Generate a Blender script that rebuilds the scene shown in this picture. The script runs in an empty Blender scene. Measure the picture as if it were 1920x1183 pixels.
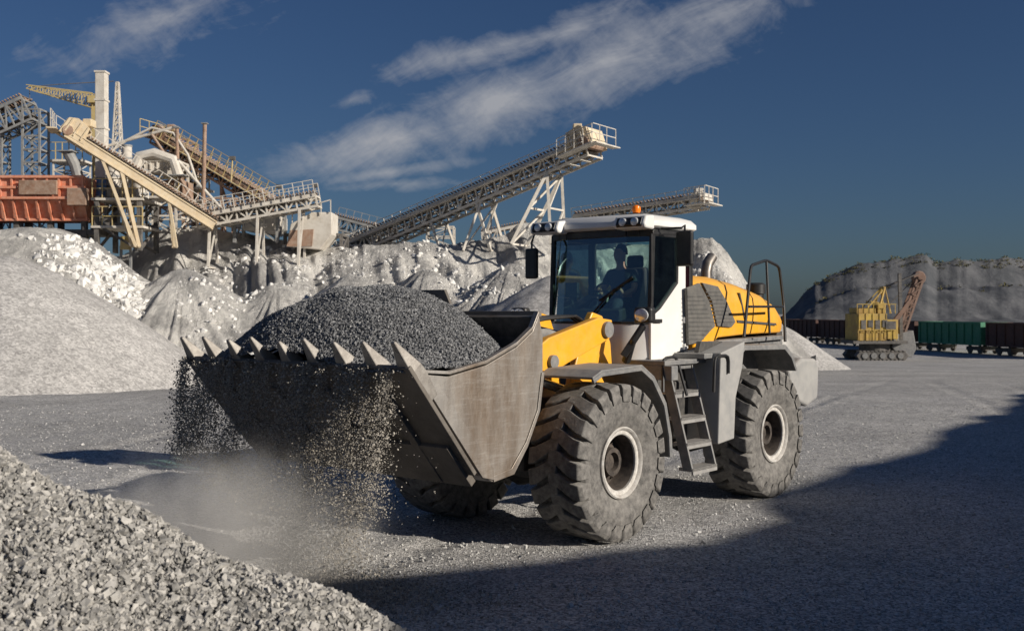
import bpy, bmesh, math, random
import numpy as np
from mathutils import Vector, Matrix, noise
random.seed(7); rng=np.random.default_rng(7)
S=bpy.context.scene; C=S.collection
V=Vector; R=math.radians
CH=2.6; HY=585.
def W(px,py,d): return V(((px-960)/2000*d, d, CH-(py-HY)/2000*d))
# ---------------- loader frame
OX,OY=0.146,13.03; ANG=R(-129.9)
hx,hy=math.cos(ANG),math.sin(ANG); lx,ly=-hy,hx
def LP(px,py,Y):
    t=(px-960)/2000; X=(t*(OY+ly*Y)-OX-lx*Y)/(hx-t*hy); d=OY+hy*X+ly*Y
    return (X, CH-(py-HY)*d/2000)
def LW(X,Y,Z): return V((OX+hx*X+lx*Y, OY+hy*X+ly*Y, Z))
# ---------------- mesh helper
def off(p):
    o=V((0,0,0))
    while p is not None:
        o+=p.location; p=p.parent
    return o
class MB:
    def __init__(s): s.v=[]; s.f=[]
    def add(s,v,f):
        n=len(s.v); s.v+=[V(a) for a in v]; s.f+=[tuple(i+n for i in q) for q in f]; return s
    def box(s,c,sz,rot=None):
        a,b,d=[k/2 for k in sz]
        vs=[V((x*a,y*b,z*d)) for x in(-1,1) for y in(-1,1) for z in(-1,1)]
        if rot is not None: vs=[rot@v for v in vs]
        return s.add([v+V(c) for v in vs],[(0,1,3,2),(4,6,7,5),(0,4,5,1),(2,3,7,6),(0,2,6,4),(1,5,7,3)])
    def bb(s,x0,x1,y0,y1,z0,z1): return s.box(((x0+x1)/2,(y0+y1)/2,(z0+z1)/2),(abs(x1-x0),abs(y1-y0),abs(z1-z0)))
    def beam(s,a,b,w,h=None):
        a=V(a);b=V(b);h=h or w;d=b-a;L=d.length
        if L<1e-5: return s
        d.normalize(); up=V((0,0,1)) if abs(d.z)<.98 else V((0,1,0))
        sx=d.cross(up).normalized()*w/2; sz=sx.cross(d).normalized()*h/2
        vs=[p+i*sx+j*sz for p in(a,b) for i,j in((-1,-1),(1,-1),(1,1),(-1,1))]
        return s.add(vs,[(0,3,2,1),(4,5,6,7),(0,1,5,4),(1,2,6,5),(2,3,7,6),(3,0,4,7)])
    def tube(s,pts,r,n=8,cap=True):
        pts=[V(p) for p in pts]; rings=[]; rr=r if isinstance(r,(list,tuple)) else [r]*len(pts)
        ref=None
        for i,p in enumerate(pts):
            d=(pts[min(i+1,len(pts)-1)]-pts[max(i-1,0)]).normalized()
            if ref is None: ref=V((0,0,1)) if abs(d.z)<.9 else V((1,0,0))
            a=d.cross(ref).normalized(); b=a.cross(d).normalized(); ref=b
            rings.append([p+(a*math.cos(2*math.pi*k/n)+b*math.sin(2*math.pi*k/n))*rr[i] for k in range(n)])
        return s.loft(rings,cap)
    def loft(s,rings,cap=True,closed=True):
        n=len(rings[0]); vs=[v for r in rings for v in r]; f=[]
        for i in range(len(rings)-1):
            for k in range(n if closed else n-1):
                k2=(k+1)%n; f.append((i*n+k,i*n+k2,(i+1)*n+k2,(i+1)*n+k))
        if cap: f+=[tuple(range(n))[::-1],tuple((len(rings)-1)*n+k for k in range(n))]
        return s.add(vs,f)
    def prism(s,poly,y0,y1):
        return s.loft([[V((x,y0,z)) for x,z in poly],[V((x,y1,z)) for x,z in poly]])
    def strip(s,poly,y0,y1,th):
        P=[V((x,0,z)) for x,z in poly]; Q=[]
        for i,p in enumerate(P):
            d=(P[min(i+1,len(P)-1)]-P[max(i-1,0)]).normalized(); Q.append(p+V((-d.z,0,d.x))*th)
        return s.prism([(p.x,p.z) for p in P]+[(q.x,q.z) for q in Q[::-1]],y0,y1)
    def lathe(s,prof,c=(0,0,0),n=48,axis='y',cap=False):
        rings=[]
        for y,r in prof:
            rg=[]
            for k in range(n):
                a=2*math.pi*k/n
                rg.append(V(c)+(V((r*math.cos(a),y,r*math.sin(a))) if axis=='y' else V((r*math.cos(a),r*math.sin(a),y))))
            rings.append(rg)
        return s.loft(rings,cap)
    def build(s,name,mat,parent=None,smooth=False,bevel=0,ang=35,rec=True,world=False,seg=2):
        me=bpy.data.meshes.new(name); o_=off(parent) if world else V((0,0,0))
        me.from_pydata([tuple(v-o_) for v in s.v],[],s.f)
        if rec:
            bm=bmesh.new(); bm.from_mesh(me); bmesh.ops.recalc_face_normals(bm,faces=bm.faces); bm.to_mesh(me); bm.free()
        me.materials.append(mat); o=bpy.data.objects.new(name,me); C.objects.link(o)
        if smooth:
            me.shade_smooth(); me.set_sharp_from_angle(angle=R(ang))
        if parent is not None: o.parent=parent
        if bevel:
            m=o.modifiers.new('b','BEVEL'); m.width=bevel; m.segments=seg; m.limit_method='ANGLE'; m.angle_limit=R(40)
        return o
def tag(o,label,cat=None,group=None,kind=None):
    if label:o['label']=label
    if cat:o['category']=cat
    if group:o['group']=group
    if kind:o['kind']=kind
    return o
def thing(name,label,cat,loc=(0,0,0),rz=0,group=None):
    o=bpy.data.objects.new(name,None); C.objects.link(o); o.location=loc; o.rotation_euler=(0,0,rz); o.empty_display_size=.2
    return tag(o,label,cat,group)
# ---------------- materials
def nt(name):
    m=bpy.data.materials.new(name); m.use_nodes=True; n=m.node_tree; n.nodes.clear()
    out=n.nodes.new('ShaderNodeOutputMaterial'); b=n.nodes.new('ShaderNodeBsdfPrincipled'); n.links.new(b.outputs[0],out.inputs[0])
    return m,n,b,out
def mix(n,f,a,b,blend='MIX'):
    k=n.nodes.new('ShaderNodeMix'); k.data_type='RGBA'; k.blend_type=blend
    for s_,v in((k.inputs[0],f),(k.inputs[6],a),(k.inputs[7],b)):
        if hasattr(v,'is_output'): n.links.new(v,s_)
        elif isinstance(v,tuple): s_.default_value=(*v,1)
        else: s_.default_value=v
    return k.outputs[2]
def tex(n,kind,scale,co,detail=4,rough=.6,outp=0,**kw):
    t=n.nodes.new(kind); t.inputs['Scale'].default_value=scale
    if 'Detail' in t.inputs: t.inputs['Detail'].default_value=detail
    if 'Roughness' in t.inputs and kind=='ShaderNodeTexNoise': t.inputs['Roughness'].default_value=rough
    n.links.new(co,t.inputs['Vector']); return t.outputs[outp]
def ramp(n,f,a,b,ca=(0,0,0),cb=(1,1,1)):
    r=n.nodes.new('ShaderNodeValToRGB'); r.color_ramp.elements[0].position=a; r.color_ramp.elements[1].position=b
    r.color_ramp.elements[0].color=(*ca,1); r.color_ramp.elements[1].color=(*cb,1); n.links.new(f,r.inputs[0]); return r.outputs[0]
def mth(n,op,a,b=0.,c=None):
    k=n.nodes.new('ShaderNodeMath'); k.operation=op
    for i,v in enumerate((a,b) if c is None else (a,b,c)):
        if hasattr(v,'is_output'): n.links.new(v,k.inputs[i])
        else: k.inputs[i].default_value=v
    return k.outputs[0]
def bump(n,h,b,strength,dist):
    k=n.nodes.new('ShaderNodeBump'); k.inputs['Strength'].default_value=strength; k.inputs['Distance'].default_value=dist
    n.links.new(h,k.inputs['Height']); n.links.new(k.outputs[0],b.inputs['Normal'])
def M(name,c1,c2=None,rough=.6,metal=0.,scale=4,dust=.3,dcol=(.42,.39,.35),bmp=.1,bscale=60,up=.6,streak=False):
    m,n,b,_=nt(name); tc=n.nodes.new('ShaderNodeTexCoord').outputs['Object']
    if streak:
        mp=n.nodes.new('ShaderNodeMapping'); mp.inputs['Scale'].default_value=(1,1,.25); mp.inputs['Rotation'].default_value=(0,.5,0); n.links.new(tc,mp.inputs[0]); tcs=mp.outputs[0]
    else: tcs=tc
    c=mix(n,ramp(n,tex(n,'ShaderNodeTexNoise',scale,tcs,6,.65),.38,.62),c1,c2 or c1)
    nz=tex(n,'ShaderNodeTexNoise',scale*1.7+3,tcs,8,.7)
    g=n.nodes.new('ShaderNodeNewGeometry'); sp=n.nodes.new('ShaderNodeSeparateXYZ'); n.links.new(g.outputs['Normal'],sp.inputs[0])
    upz=mth(n,'MAXIMUM',sp.outputs[2],0.); 
    f=mth(n,'MULTIPLY',ramp(n,nz,.38,.68),dust); f=mth(n,'ADD',f,mth(n,'MULTIPLY',upz,up*dust*1.5)); f=mth(n,'MINIMUM',f,.95)
    c=mix(n,f,c,dcol)
    if streak:
        mp=n.nodes.new('ShaderNodeMapping'); mp.inputs['Scale'].default_value=(2.,1,24); mp.inputs['Rotation'].default_value=(0,.75,0); n.links.new(tc,mp.inputs[0])
        sc=ramp(n,tex(n,'ShaderNodeTexNoise',1.6,mp.outputs[0],6,.7),.5,.75); c=mix(n,mth(n,'MULTIPLY',sc,.3),c,(.55,.53,.5))
    n.links.new(c,b.inputs['Base Color'])
    b.inputs['Metallic'].default_value=metal*(1-dust*.5)
    n.links.new(mth(n,'ADD',mth(n,'MULTIPLY',f,.9-rough if rough<.9 else 0),rough),b.inputs['Roughness'])
    if bmp: bump(n,tex(n,'ShaderNodeTexNoise',bscale,tc,5,.7),b,bmp,.01)
    return m
def Mstone(name,ca,cb,spec=.2,tint=None):
    m,n,b,_=nt(name); g=n.nodes.new('ShaderNodeNewGeometry'); tc=n.nodes.new('ShaderNodeTexCoord').outputs['Object']
    c=ramp(n,g.outputs['Random Per Island'],0,1,ca,cb)
    c=mix(n,.35,c,ramp(n,tex(n,'ShaderNodeTexNoise',40,tc,4),.3,.7,ca,cb)); n.links.new(c,b.inputs['Base Color'])
    b.inputs['Roughness'].default_value=.85; b.inputs['Specular IOR Level'].default_value=spec
    return m
def Mgravel(name,ca,cb,vs=45,big=.25,bs=.8,bd=.02,patch=.35):
    m,n,b,_=nt(name); tc=n.nodes.new('ShaderNodeTexCoord').outputs['Object']
    vo=n.nodes.new('ShaderNodeTexVoronoi'); vo.inputs['Scale'].default_value=vs; n.links.new(tc,vo.inputs['Vector'])
    sp=n.nodes.new('ShaderNodeSeparateColor'); n.links.new(vo.outputs['Color'],sp.inputs[0])
    c=ramp(n,sp.outputs[0],0,1,ca,cb)
    nz=tex(n,'ShaderNodeTexNoise',big,tc,7,.65)
    c=mix(n,1.,c,ramp(n,nz,.3,.7,(1-patch,)*3,(1+patch*.3,)*3),'MULTIPLY')
    c=mix(n,1.,c,ramp(n,tex(n,'ShaderNodeTexNoise',vs*.12,tc,5,.7),.3,.7,(.74,.735,.73),(1.14,1.13,1.12)),'MULTIPLY')
    n.links.new(c,b.inputs['Base Color']); b.inputs['Roughness'].default_value=.95; b.inputs['Specular IOR Level'].default_value=.08
    h=mth(n,'ADD',mth(n,'MULTIPLY',vo.outputs['Distance'],-1.),mth(n,'MULTIPLY',tex(n,'ShaderNodeTexNoise',vs*.08,tc,5,.7),2.5))
    bump(n,h,b,bs,bd); return m
m_ground=Mgravel('ground',(.25,.247,.24),(.78,.765,.74),44,.22,.65,.016,.3)
m_pileA=Mgravel('grey_gravel',(.34,.33,.32),(.64,.625,.6),14,.3,.35,.02,.12)
m_fg=Mgravel('near_gravel',(.1,.1,.095),(.3,.29,.28),30,.6,1,.03)
m_berm=Mgravel('berm',(.25,.24,.23),(.45,.43,.4),10,.3,.6,.05)
m_stone=Mstone('crushed_stone',(.12,.118,.112),(.6,.575,.53))
m_load=Mstone('dark_stone',(.035,.04,.047),(.36,.36,.36))
m_fall=Mstone('falling_stone',(.13,.125,.115),(.6,.55,.47))
m_loose=Mstone('loose_stone',(.2,.2,.195),(.7,.69,.66))
m_rub=Mstone('rubble_stone',(.55,.54,.515),(.88,.86,.82))
def Mwhite():
    m,n,b,_=nt('white_spoil'); tc=n.nodes.new('ShaderNodeTexCoord').outputs['Object']
    mp=n.nodes.new('ShaderNodeMapping'); mp.inputs['Scale'].default_value=(1.,.25,.35); n.links.new(tc,mp.inputs[0])
    c=mix(n,ramp(n,tex(n,'ShaderNodeTexNoise',.35,tc,9,.7),.44,.56),(.5,.485,.46),(.88,.85,.79))
    c=mix(n,mth(n,'MULTIPLY',ramp(n,tex(n,'ShaderNodeTexNoise',1.4,mp.outputs[0],6,.7),.5,.66),.45),c,(.47,.46,.44))
    n.links.new(c,b.inputs['Base Color']); b.inputs['Roughness'].default_value=.95; b.inputs['Specular IOR Level'].default_value=.05
    vo=n.nodes.new('ShaderNodeTexVoronoi'); vo.inputs['Scale'].default_value=4.5; n.links.new(tc,vo.inputs['Vector'])
    h=mth(n,'ADD',tex(n,'ShaderNodeTexNoise',1.6,tc,12,.8),mth(n,'MULTIPLY',tex(n,'ShaderNodeTexNoise',2.4,mp.outputs[0],8,.75),.8))
    h=mth(n,'ADD',h,mth(n,'MULTIPLY',vo.outputs['Distance'],-.14))
    bump(n,h,b,1.,.38); return m
m_white=Mwhite()
def Mhill():
    m,n,b,_=nt('far_hill'); tc=n.nodes.new('ShaderNodeTexCoord').outputs['Object']
    mp=n.nodes.new('ShaderNodeMapping'); mp.inputs['Scale'].default_value=(1.,1.,.15); n.links.new(tc,mp.inputs[0])
    c=mix(n,ramp(n,tex(n,'ShaderNodeTexNoise',.12,mp.outputs[0],8,.7),.4,.62),(.075,.08,.088),(.15,.152,.158))
    n.links.new(c,b.inputs['Base Color']); b.inputs['Roughness'].default_value=.95
    bump(n,tex(n,'ShaderNodeTexNoise',.3,mp.outputs[0],8,.7),b,.5,1.); return m
m_hill=Mhill()
m_yel=M('yellow_paint',(.88,.43,.02),(.82,.38,.02),.36,0,2,.14,(.55,.45,.32),.03)
m_whp=M('white_paint',(.82,.81,.78),(.76,.75,.71),.35,0,2,.1,(.5,.47,.42),.02)
m_grey=M('grey_paint',(.13,.135,.14),(.19,.19,.19),.55,.1,4,.5,(.37,.35,.32),.1)
m_cw=M('light_grey_paint',(.28,.28,.275),(.36,.355,.34),.6,.05,3,.5,(.43,.41,.38),.1)
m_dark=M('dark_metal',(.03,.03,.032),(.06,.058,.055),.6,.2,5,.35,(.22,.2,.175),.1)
m_panel=M('grille_panel',(.085,.083,.08),(.12,.115,.105),.6,.1,5,.4,(.25,.23,.2),.2,120)
m_slat=M('grille_slat_paint',(.05,.05,.05),(.08,.078,.075),.6,.1,5,.3,(.22,.2,.17),.1)
m_blk=M('black_paint',(.012,.012,.013),(.02,.02,.02),.4,0,4,.08,(.2,.18,.16),.03)
m_bkt=M('bucket_steel',(.19,.135,.09),(.33,.31,.285),.38,.55,1.5,.36,(.42,.39,.35),.3,30,.3,True)
m_bktu=M('bucket_under',(.11,.095,.08),(.17,.15,.13),.6,.3,2.5,.4,(.28,.255,.22),.3,25,.2)
m_tooth=M('tooth_steel',(.22,.2,.18),(.34,.32,.29),.5,.5,9,.4,(.38,.35,.31),.25)
m_step=M('step_metal',(.4,.39,.37),(.3,.29,.28),.5,.3,6,.3,(.42,.39,.35),.2)
m_tyre=M('tyre_rubber',(.07,.067,.064),(.12,.114,.106),.9,0,5,.6,(.34,.322,.295),.4,35,.35)
m_rim=M('rim_paint',(.66,.64,.6),(.46,.43,.39),.6,0,10,.35,(.38,.35,.31),.2)
m_hub=M('hub_dark',(.03,.025,.022),(.075,.06,.05),.7,.2,9,.4,(.17,.14,.115),.3)
m_seat=M('seat_cloth',(.03,.03,.032),None,.9,0,4,.05)
m_mauve=M('mauve_cloth',(.5,.1,.2),(.38,.08,.15),.9,0,6,.05)
m_orange=M('orange_lens',(.95,.22,.01),None,.25,0,4,.0,bmp=0)
m_chrome=M('chrome',(.6,.6,.6),None,.2,.9,4,.1,bmp=0)
m_pipe=M('exhaust_steel',(.22,.2,.185),(.13,.115,.1),.4,.8,4,.2,bmp=0)
m_lens=M('lamp_lens',(.5,.52,.54),(.8,.8,.8),.12,.3,20,.02,bmp=0)
m_skin=M('skin',(.42,.22,.15),None,.6,0,4,0,bmp=0); m_hair=M('hair',(.02,.015,.01),None,.8,0,4,0)
m_shirt=M('shirt',(.035,.04,.05),None,.9,0,4,0); m_trous=M('trousers',(.03,.035,.05),None,.9,0,4,0)
def Mglass():
    m,n,b,out=nt('cab_glass'); n.nodes.remove(b)
    t=n.nodes.new('ShaderNodeBsdfTransparent'); t.inputs[0].default_value=(.7,.88,.83,1)
    g=n.nodes.new('ShaderNodeBsdfGlossy'); g.inputs['Roughness'].default_value=.03; g.inputs[0].default_value=(.9,.95,1,1)
    fr=n.nodes.new('ShaderNodeFresnel'); fr.inputs[0].default_value=1.5
    x=n.nodes.new('ShaderNodeMixShader'); n.links.new(mth(n,'ADD',mth(n,'MULTIPLY',fr.outputs[0],1.4),.1),x.inputs[0]); n.links.new(t.outputs[0],x.inputs[1]); n.links.new(g.outputs[0],x.inputs[2]); n.links.new(x.outputs[0],out.inputs[0]); return m
m_glass=Mglass()
m_cream=M('cream_steel',(.7,.57,.37),(.58,.45,.28),.7,0,1.2,.4,(.7,.64,.54),.1,8)
m_pale=M('pale_dusty_steel',(.66,.62,.55),(.5,.45,.38),.8,0,1.5,.5,(.74,.7,.63),.1,8)
m_steel=M('grey_steel',(.2,.21,.22),(.3,.3,.29),.7,.2,1.5,.3,(.5,.47,.42),.1,8)
m_rust=M('rust_steel',(.34,.2,.13),(.24,.14,.09),.8,0,1.5,.45,(.55,.48,.4),.1,8)
m_red=M('red_paint',(.66,.16,.06),(.68,.28,.16),.65,0,1,.5,(.72,.52,.42),.1,6,.6)
m_dst=M('dark_structure',(.06,.058,.055),(.12,.11,.1),.8,0,1,.4,(.34,.31,.28),.1,6)
m_cyel=M('crane_yellow',(.58,.44,.16),(.5,.38,.15),.6,0,1,.4,(.55,.5,.42),.05,6)
m_blue=M('blue_paint',(.05,.14,.35),None,.6,0,1,.3)
m_belt=M('belt_rubber',(.06,.055,.05),(.12,.1,.09),.9,0,1.5,.45,(.36,.32,.28),.1,8)
m_green=M('green_wagon',(.02,.2,.1),(.025,.24,.12),.6,0,.6,.15)
m_brown=M('brown_wagon',(.11,.05,.035),(.07,.038,.03),.8,0,.6,.2,(.2,.16,.14))
m_exy=M('shovel_yellow',(.58,.4,.07),(.4,.25,.06),.75,0,.9,.3,(.42,.36,.26))
m_exb=M('shovel_boom',(.16,.1,.075),(.24,.14,.1),.8,0,.5,.3,(.3,.24,.2))
m_leaf=M('shrub_leaves',(.09,.085,.03),(.14,.12,.045),.9,0,.4,.0,bmp=0)
# ---------------- rocks
IV=np.array([(x,y,z) for x in(-1,1) for y in(-1,1) for z in(-1,1)],float)*.68
IF=np.array([(0,1,3),(0,3,2),(4,6,7),(4,7,5),(0,4,5),(0,5,1),(2,3,7),(2,7,6),(0,2,6),(0,6,4),(1,5,7),(1,7,3)])
ico=bpy.data.meshes.new('t'); bm=bmesh.new(); bmesh.ops.create_icosphere(bm,subdivisions=1,radius=1); bm.to_mesh(ico); bm.free()
JV=np.array([v.co[:] for v in ico.vertices]); JF=np.array([p.vertices[:] for p in ico.polygons]); bpy.data.meshes.remove(ico)
def rocks(name,P,r,mat,flat=.7,ico=False):
    B_,F_=(JV,JF) if ico else (IV,IF)
    P=np.asarray(P,float); n=len(P); r=np.asarray(r).reshape(n,1,1)
    if ico: protos=B_[None]*(1+rng.uniform(-.38,.3,(32,len(B_),1)))
    else: protos=B_[None]+rng.uniform(-.42,.42,(48,len(B_),3))
    v=protos[rng.integers(0,len(protos),n)]*r*rng.uniform(flat-.25,1.25,(n,1,3))
    a=rng.normal(size=(n,4)); a/=np.linalg.norm(a,axis=1)[:,None]; w,x,y,z=a.T
    Rm=np.stack([1-2*(y*y+z*z),2*(x*y-z*w),2*(x*z+y*w),2*(x*y+z*w),1-2*(x*x+z*z),2*(y*z-x*w),2*(x*z-y*w),2*(y*z+x*w),1-2*(x*x+y*y)],1).reshape(n,3,3)
    v=np.einsum('nij,nkj->nki',Rm,v)+P[:,None,:]
    f=(F_[None]+(np.arange(n)*len(B_))[:,None,None]).reshape(-1,3)
    me=bpy.data.meshes.new(name); me.vertices.add(n*len(B_)); me.vertices.foreach_set('co',v.reshape(-1).astype(np.float32))
    me.loops.add(f.size); me.loops.foreach_set('vertex_index',f.reshape(-1).astype(np.int32))
    me.polygons.add(len(f)); me.polygons.foreach_set('loop_start',np.arange(0,f.size,3,dtype=np.int32)); me.polygons.foreach_set('loop_total',np.full(len(f),3,dtype=np.int32))
    me.update(calc_edges=True); me.validate(); me.shade_flat(); me.materials.append(mat)
    o=bpy.data.objects.new(name,me); C.objects.link(o)
    return o
def grid(name,us,vs,fn,mat,smooth=True):
    vv=[];ff=[]; nu=len(us)
    for v in vs:
        for u in us: vv.append(fn(u,v))
    for j in range(len(vs)-1):
        for i in range(nu-1): a=j*nu+i; ff.append((a,a+1,a+nu+1,a+nu))
    me=bpy.data.meshes.new(name); me.from_pydata(vv,[],ff); me.materials.append(mat)
    if smooth: me.shade_smooth()
    o=bpy.data.objects.new(name,me); C.objects.link(o); return o
def lin(a,b,n): return [a+(b-a)*i/(n-1) for i in range(n)]
def sst(a,b,x):
    t=min(1,max(0,(x-a)/(b-a))); return t*t*(3-2*t)
def fb(x,y,z=0,o=5,h=.9): return noise.fractal(V((x,y,z)),h,2.1,o)
def interp(pts,x):
    if x<=pts[0][0]: return pts[0][1]
    for (a,b),(c,d) in zip(pts,pts[1:]):
        if x<=c: return b+(d-b)*(x-a)/(c-a)
    return pts[-1][1]
# ---------------- ground
def gz(x,y): return -1.5*sst(24,95,y)
def gfn(x,y):
    n=(.03*fb(x*.35,y*.35)+.014*fb(x*1.6,y*1.6,3)) if y<60 and abs(x)<40 else 0
    tr=0
    if y<45 and abs(x)<30:
        tr=.018*math.sin((x*.35+y)*5.5)*sst(20,26,y)*(1-sst(32,36,y))*(1-sst(-4,0,x))
        for c,sl,am in((-2.2,.9,1),(.2,.93,1),(-9,.35,1),(-6.6,.37,1),(9,.5,.55),(11.3,.52,.55)):
            q=(x-c-(y-14)*sl*.55)/.33
            if abs(q)<2: tr-=am*.024*math.exp(-q*q*2)*(1+.5*math.sin(y*17+abs(q)*3)); tr+=am*.013*math.exp(-(abs(q)-1.1)**2*8)
    return (x,y,gz(x,y)+n*sst(0,8,max(abs(y),1))+tr)
xs=[-900,-500,-300,-180,-110,-70,-50,-38,-30]+lin(-24,20,340)+[25,32,40,50,70,110,180,300,500,900]
ys=[-300,-100,-40,-15,-5,2]+lin(6,34,330)+lin(35,60,60)+lin(63,110,25)+[130,160,200,300,500,900,1800]
tag(grid('ground',xs,ys,gfn,m_ground),None,None,None,'structure')
n=24000; yy=8.2+22*rng.random(n)**1.7; xx=(rng.random(n)-.5)*1.05*yy
P=np.stack([xx,yy,[gfn(a,b)[2]+.003 for a,b in zip(xx,yy)]],1)
tag(rocks('loose_stones',P,rng.uniform(.006,.015,n)*(1+rng.random(n)**8),m_loose),'loose pale stones scattered over the crushed gravel yard','gravel',None,'stuff')
# ---------------- foreground pile
def fgz(x,y):
    c=1.95-.46*(x+2.4)-.05*math.sin(x*2.1)+.03*math.sin(x*6)
    d=y-5.0-.12*math.sin(x*1.7)
    return c-(math.sqrt(d*d+.012)-.11)*(.5 if d<0 else .72)+.03*fb(x*1.5,y*1.5,4)
def fgfn(x,y): return (x,y,max(fgz(x,y),-.1)-.01)
tag(grid('gravel_pile',lin(-7,2.6,160),lin(.6,8.6,140),fgfn,m_fg),'pile of coarse crushed stone filling the lower left corner, nearest the camera','gravel pile',None,'stuff')
n=50000; xx=rng.uniform(-3.1,.35,n); yy=rng.uniform(3.4,5.5,n)
P=np.stack([xx,yy,[fgz(a,b)+.003 for a,b in zip(xx,yy)]],1)
tag(rocks('crushed_stones',P,.0055+.0165*rng.random(n)**2.2,m_stone,.75),'individual angular crushed stones covering the nearest gravel pile','stones',None,'stuff')
# ---------------- shading berm outside the view on the right
EL=R(20.5); SD=V((.88,-.475,0)).normalized()
edge=[(-4.1,0),(-3.7,4.6),(-3.15,6.6),(-2.2,8.7),(-1.2,10.1),(.25,11.2),(1.8,12.15),(4.3,15.8),(6.7,19.2),(16.5,33.7),(30,54)]
Hb=8.; Lb=Hb/math.tan(EL)
crest=[V((a,b,0))+SD*Lb for a,b in edge]
mb=MB(); rings=[]; dense=[]
for a,b in zip(crest,crest[1:]):
    k=max(2,int((b-a).length/.8)); dense+=[a.lerp(b,i/k) for i in range(k)]
dense.append(crest[-1])
for i,c in enumerate(dense):
    nrm=V((.85,-.53,0)); hh=Hb+.35*fb(i*.16,0,9)+.12*noise.noise(V((i*.9,2,2)))
    rings.append([c+nrm*q+V((0,0,z)) for q,z in((-6.8,-1.5),(-3.2,hh*.5),(0,hh),(1.5,hh*.98),(5,hh*.5),(9,-1.5))])
mb.loft(rings,False,False); tag(mb.build('berm',m_berm,rec=True),None,None,None,'structure')
# ---------------- background piles
def cone(name,c,zt,rad,mat,nz,label,p=1.0,kind='stuff',cat='gravel pile',n=120,rnd=.25):
    cx,cy=c
    def fn(x,y):
        r=math.hypot(x-cx,y-cy)/rad; g=gz(x,y)
        z=g+(zt-g)*(1-(math.sqrt(r*r+rnd*rnd*.2)-rnd*.1)**p)
        a=math.atan2(y-cy,x-cx)
        z+=nz*(fb(x*.3,y*.3,1)+.5*fb(x*1.1,y*1.1,2)+.5*noise.noise(V((a*9,r*1.2,0)))*r)
        return (x,y,max(z,g-.3))
    return tag(grid(name,lin(cx-rad*1.15,cx+rad*1.15,n),lin(cy-rad*1.15,cy+rad*1.15,n),fn,mat),label,cat,None,kind)
cone('gravel_pile',(-20.2,42),5.05,8.5,m_pileA,.05,'smooth grey fine gravel heap at the left edge behind the yard',p=1.25)
cr=[(-120,432),(0,436),(60,434),(130,436),(175,455),(215,480),(245,472),(285,440),(325,422),(400,428),(480,440),(540,456),(600,464),(660,464),(720,457),(790,455),(860,456),(905,450),(950,434),(1000,416),(1040,440),(1120,452),(1220,458),(1290,450),(1335,445),(1365,475),(1400,528),(1440,575),(1480,625),(1520,668)]
cones=[(345,50,5.0,9.5),(520,51,4.3,9.),(660,50,4.6,9.),(800,51,4.9,9),(960,50,5.2,9),(1240,52,4.6,9)]
cones=[((p-960)/2000*d,d,z,r) for p,d,z,r in cones]
def wfn(t,y):
    px=960+2000*t; x=t*y
    yc=61+2*math.sin(t*14)
    zc=CH+(HY-interp(cr,px))/2000*yc+.22*fb(t*40,0,0)
    d=yc-y
    if d<0: z=zc+d*.15
    else:
        w=fb(x*.09,y*.09,7,3)
        g=1-abs(noise.noise(V((x*.32+.15*y+1.2*w,y*.05,0))))*2
        g2=1-abs(noise.noise(V((x*1.1+.3*y,y*.1,5))))*2
        z=zc-d*.52-.8*min(1,d/4)*(g*.9-.4)-.32*min(1,d/2)*(g2-.5)+.45*min(1,d/6)*fb(x*.14,y*.14,2,4)+.1*fb(x*.8,y*.8,3,5)
    for cx,cy,cz,rr in cones:
        r=math.hypot(x-cx,y-cy)/rr
        if r<1.1:
            an=math.atan2(y-cy,x-cx)
            q=-1+(cz+1)*(1-math.sqrt(r*r+.003))+.15*fb(x*.4,y*.4,cx,4)+.45*r*noise.noise(V((an*5,r,cx)))-.35*r*(1-abs(noise.noise(V((an*14,r*.8,cx))))*2.2)
            k=.3; h=max(k-abs(z-q),0)/k; z=max(z,q)+h*h*k*.25
    return (x,y,max(z,gz(x,y)-.4))
tag(grid('hill',[(p-960)/2000 for p in lin(-120,1530,620)],lin(36,70,230),wfn,m_white),None,None,None,'structure')
def wfn2(x,y):
    cx,cy=-23.6,50; r=math.hypot((x-cx),(y-cy)*1.05)/12.4; g=gz(x,y); a=math.atan2(y-cy,x-cx)
    z=g+(8.7-g)*(1-r)+.2*fb(x*.3,y*.3,1)+.5*r*noise.noise(V((a*6,r,0)))+.12*fb(x*1.2,y*1.2)
    m_=6.35+.25*fb(x*.3,y*.3,8); k=.8; h=max(k-abs(z-m_),0)/k
    return (x,y,max(min(z,m_)-h*h*k*.25,g-.3))
tag(grid('hill',lin(-40,-10,190),lin(36,64,150),wfn2,m_white),None,None,None,'structure')
pts=[];rs=[]
while len(pts)<3200:
    a=R(random.gauss(-26,13)); q=(.28+.78*random.random()**.7); 
    x=-23.6+12.4*q*math.cos(a); y=50+12.4/1.05*q*math.sin(a)
    z=max(wfn2(x,y)[2],gz(x,y)); pts.append((x,y,z)); rs.append((.04+.24*random.random()**4)*(.6+.8*q))
tag(rocks('rubble',pts,rs,m_rub,ico=True),'tumbled white rock rubble running down the left white mound','rubble',None,'stuff')
pts=[];rs=[]
while len(pts)<4200:
    t=(random.uniform(330,1420)-960)/2000; y=random.uniform(40,60); p=wfn(t,y)
    if p[2]<gz(p[0],y)-.2 or noise.noise(V((p[0]*.25,y*.15,0)))<-.02: continue
    pts.append(p); rs.append(.03+.17*random.random()**6)
tag(rocks('boulders',pts,rs,m_rub,ico=True),'pale broken rock lying on the long white spoil mound','rubble',None,'stuff')
cone('gravel_pile',(16.7,68),2.2,4.6,m_pileA,.08,'low pale gravel heap behind the rear wheel of the loader',n=70)
cone('gravel_pile',(1.8,45),4.5,7,m_pileA,.12,'grey gravel heap leaning on the white mound just left of the cab',n=90)
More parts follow.
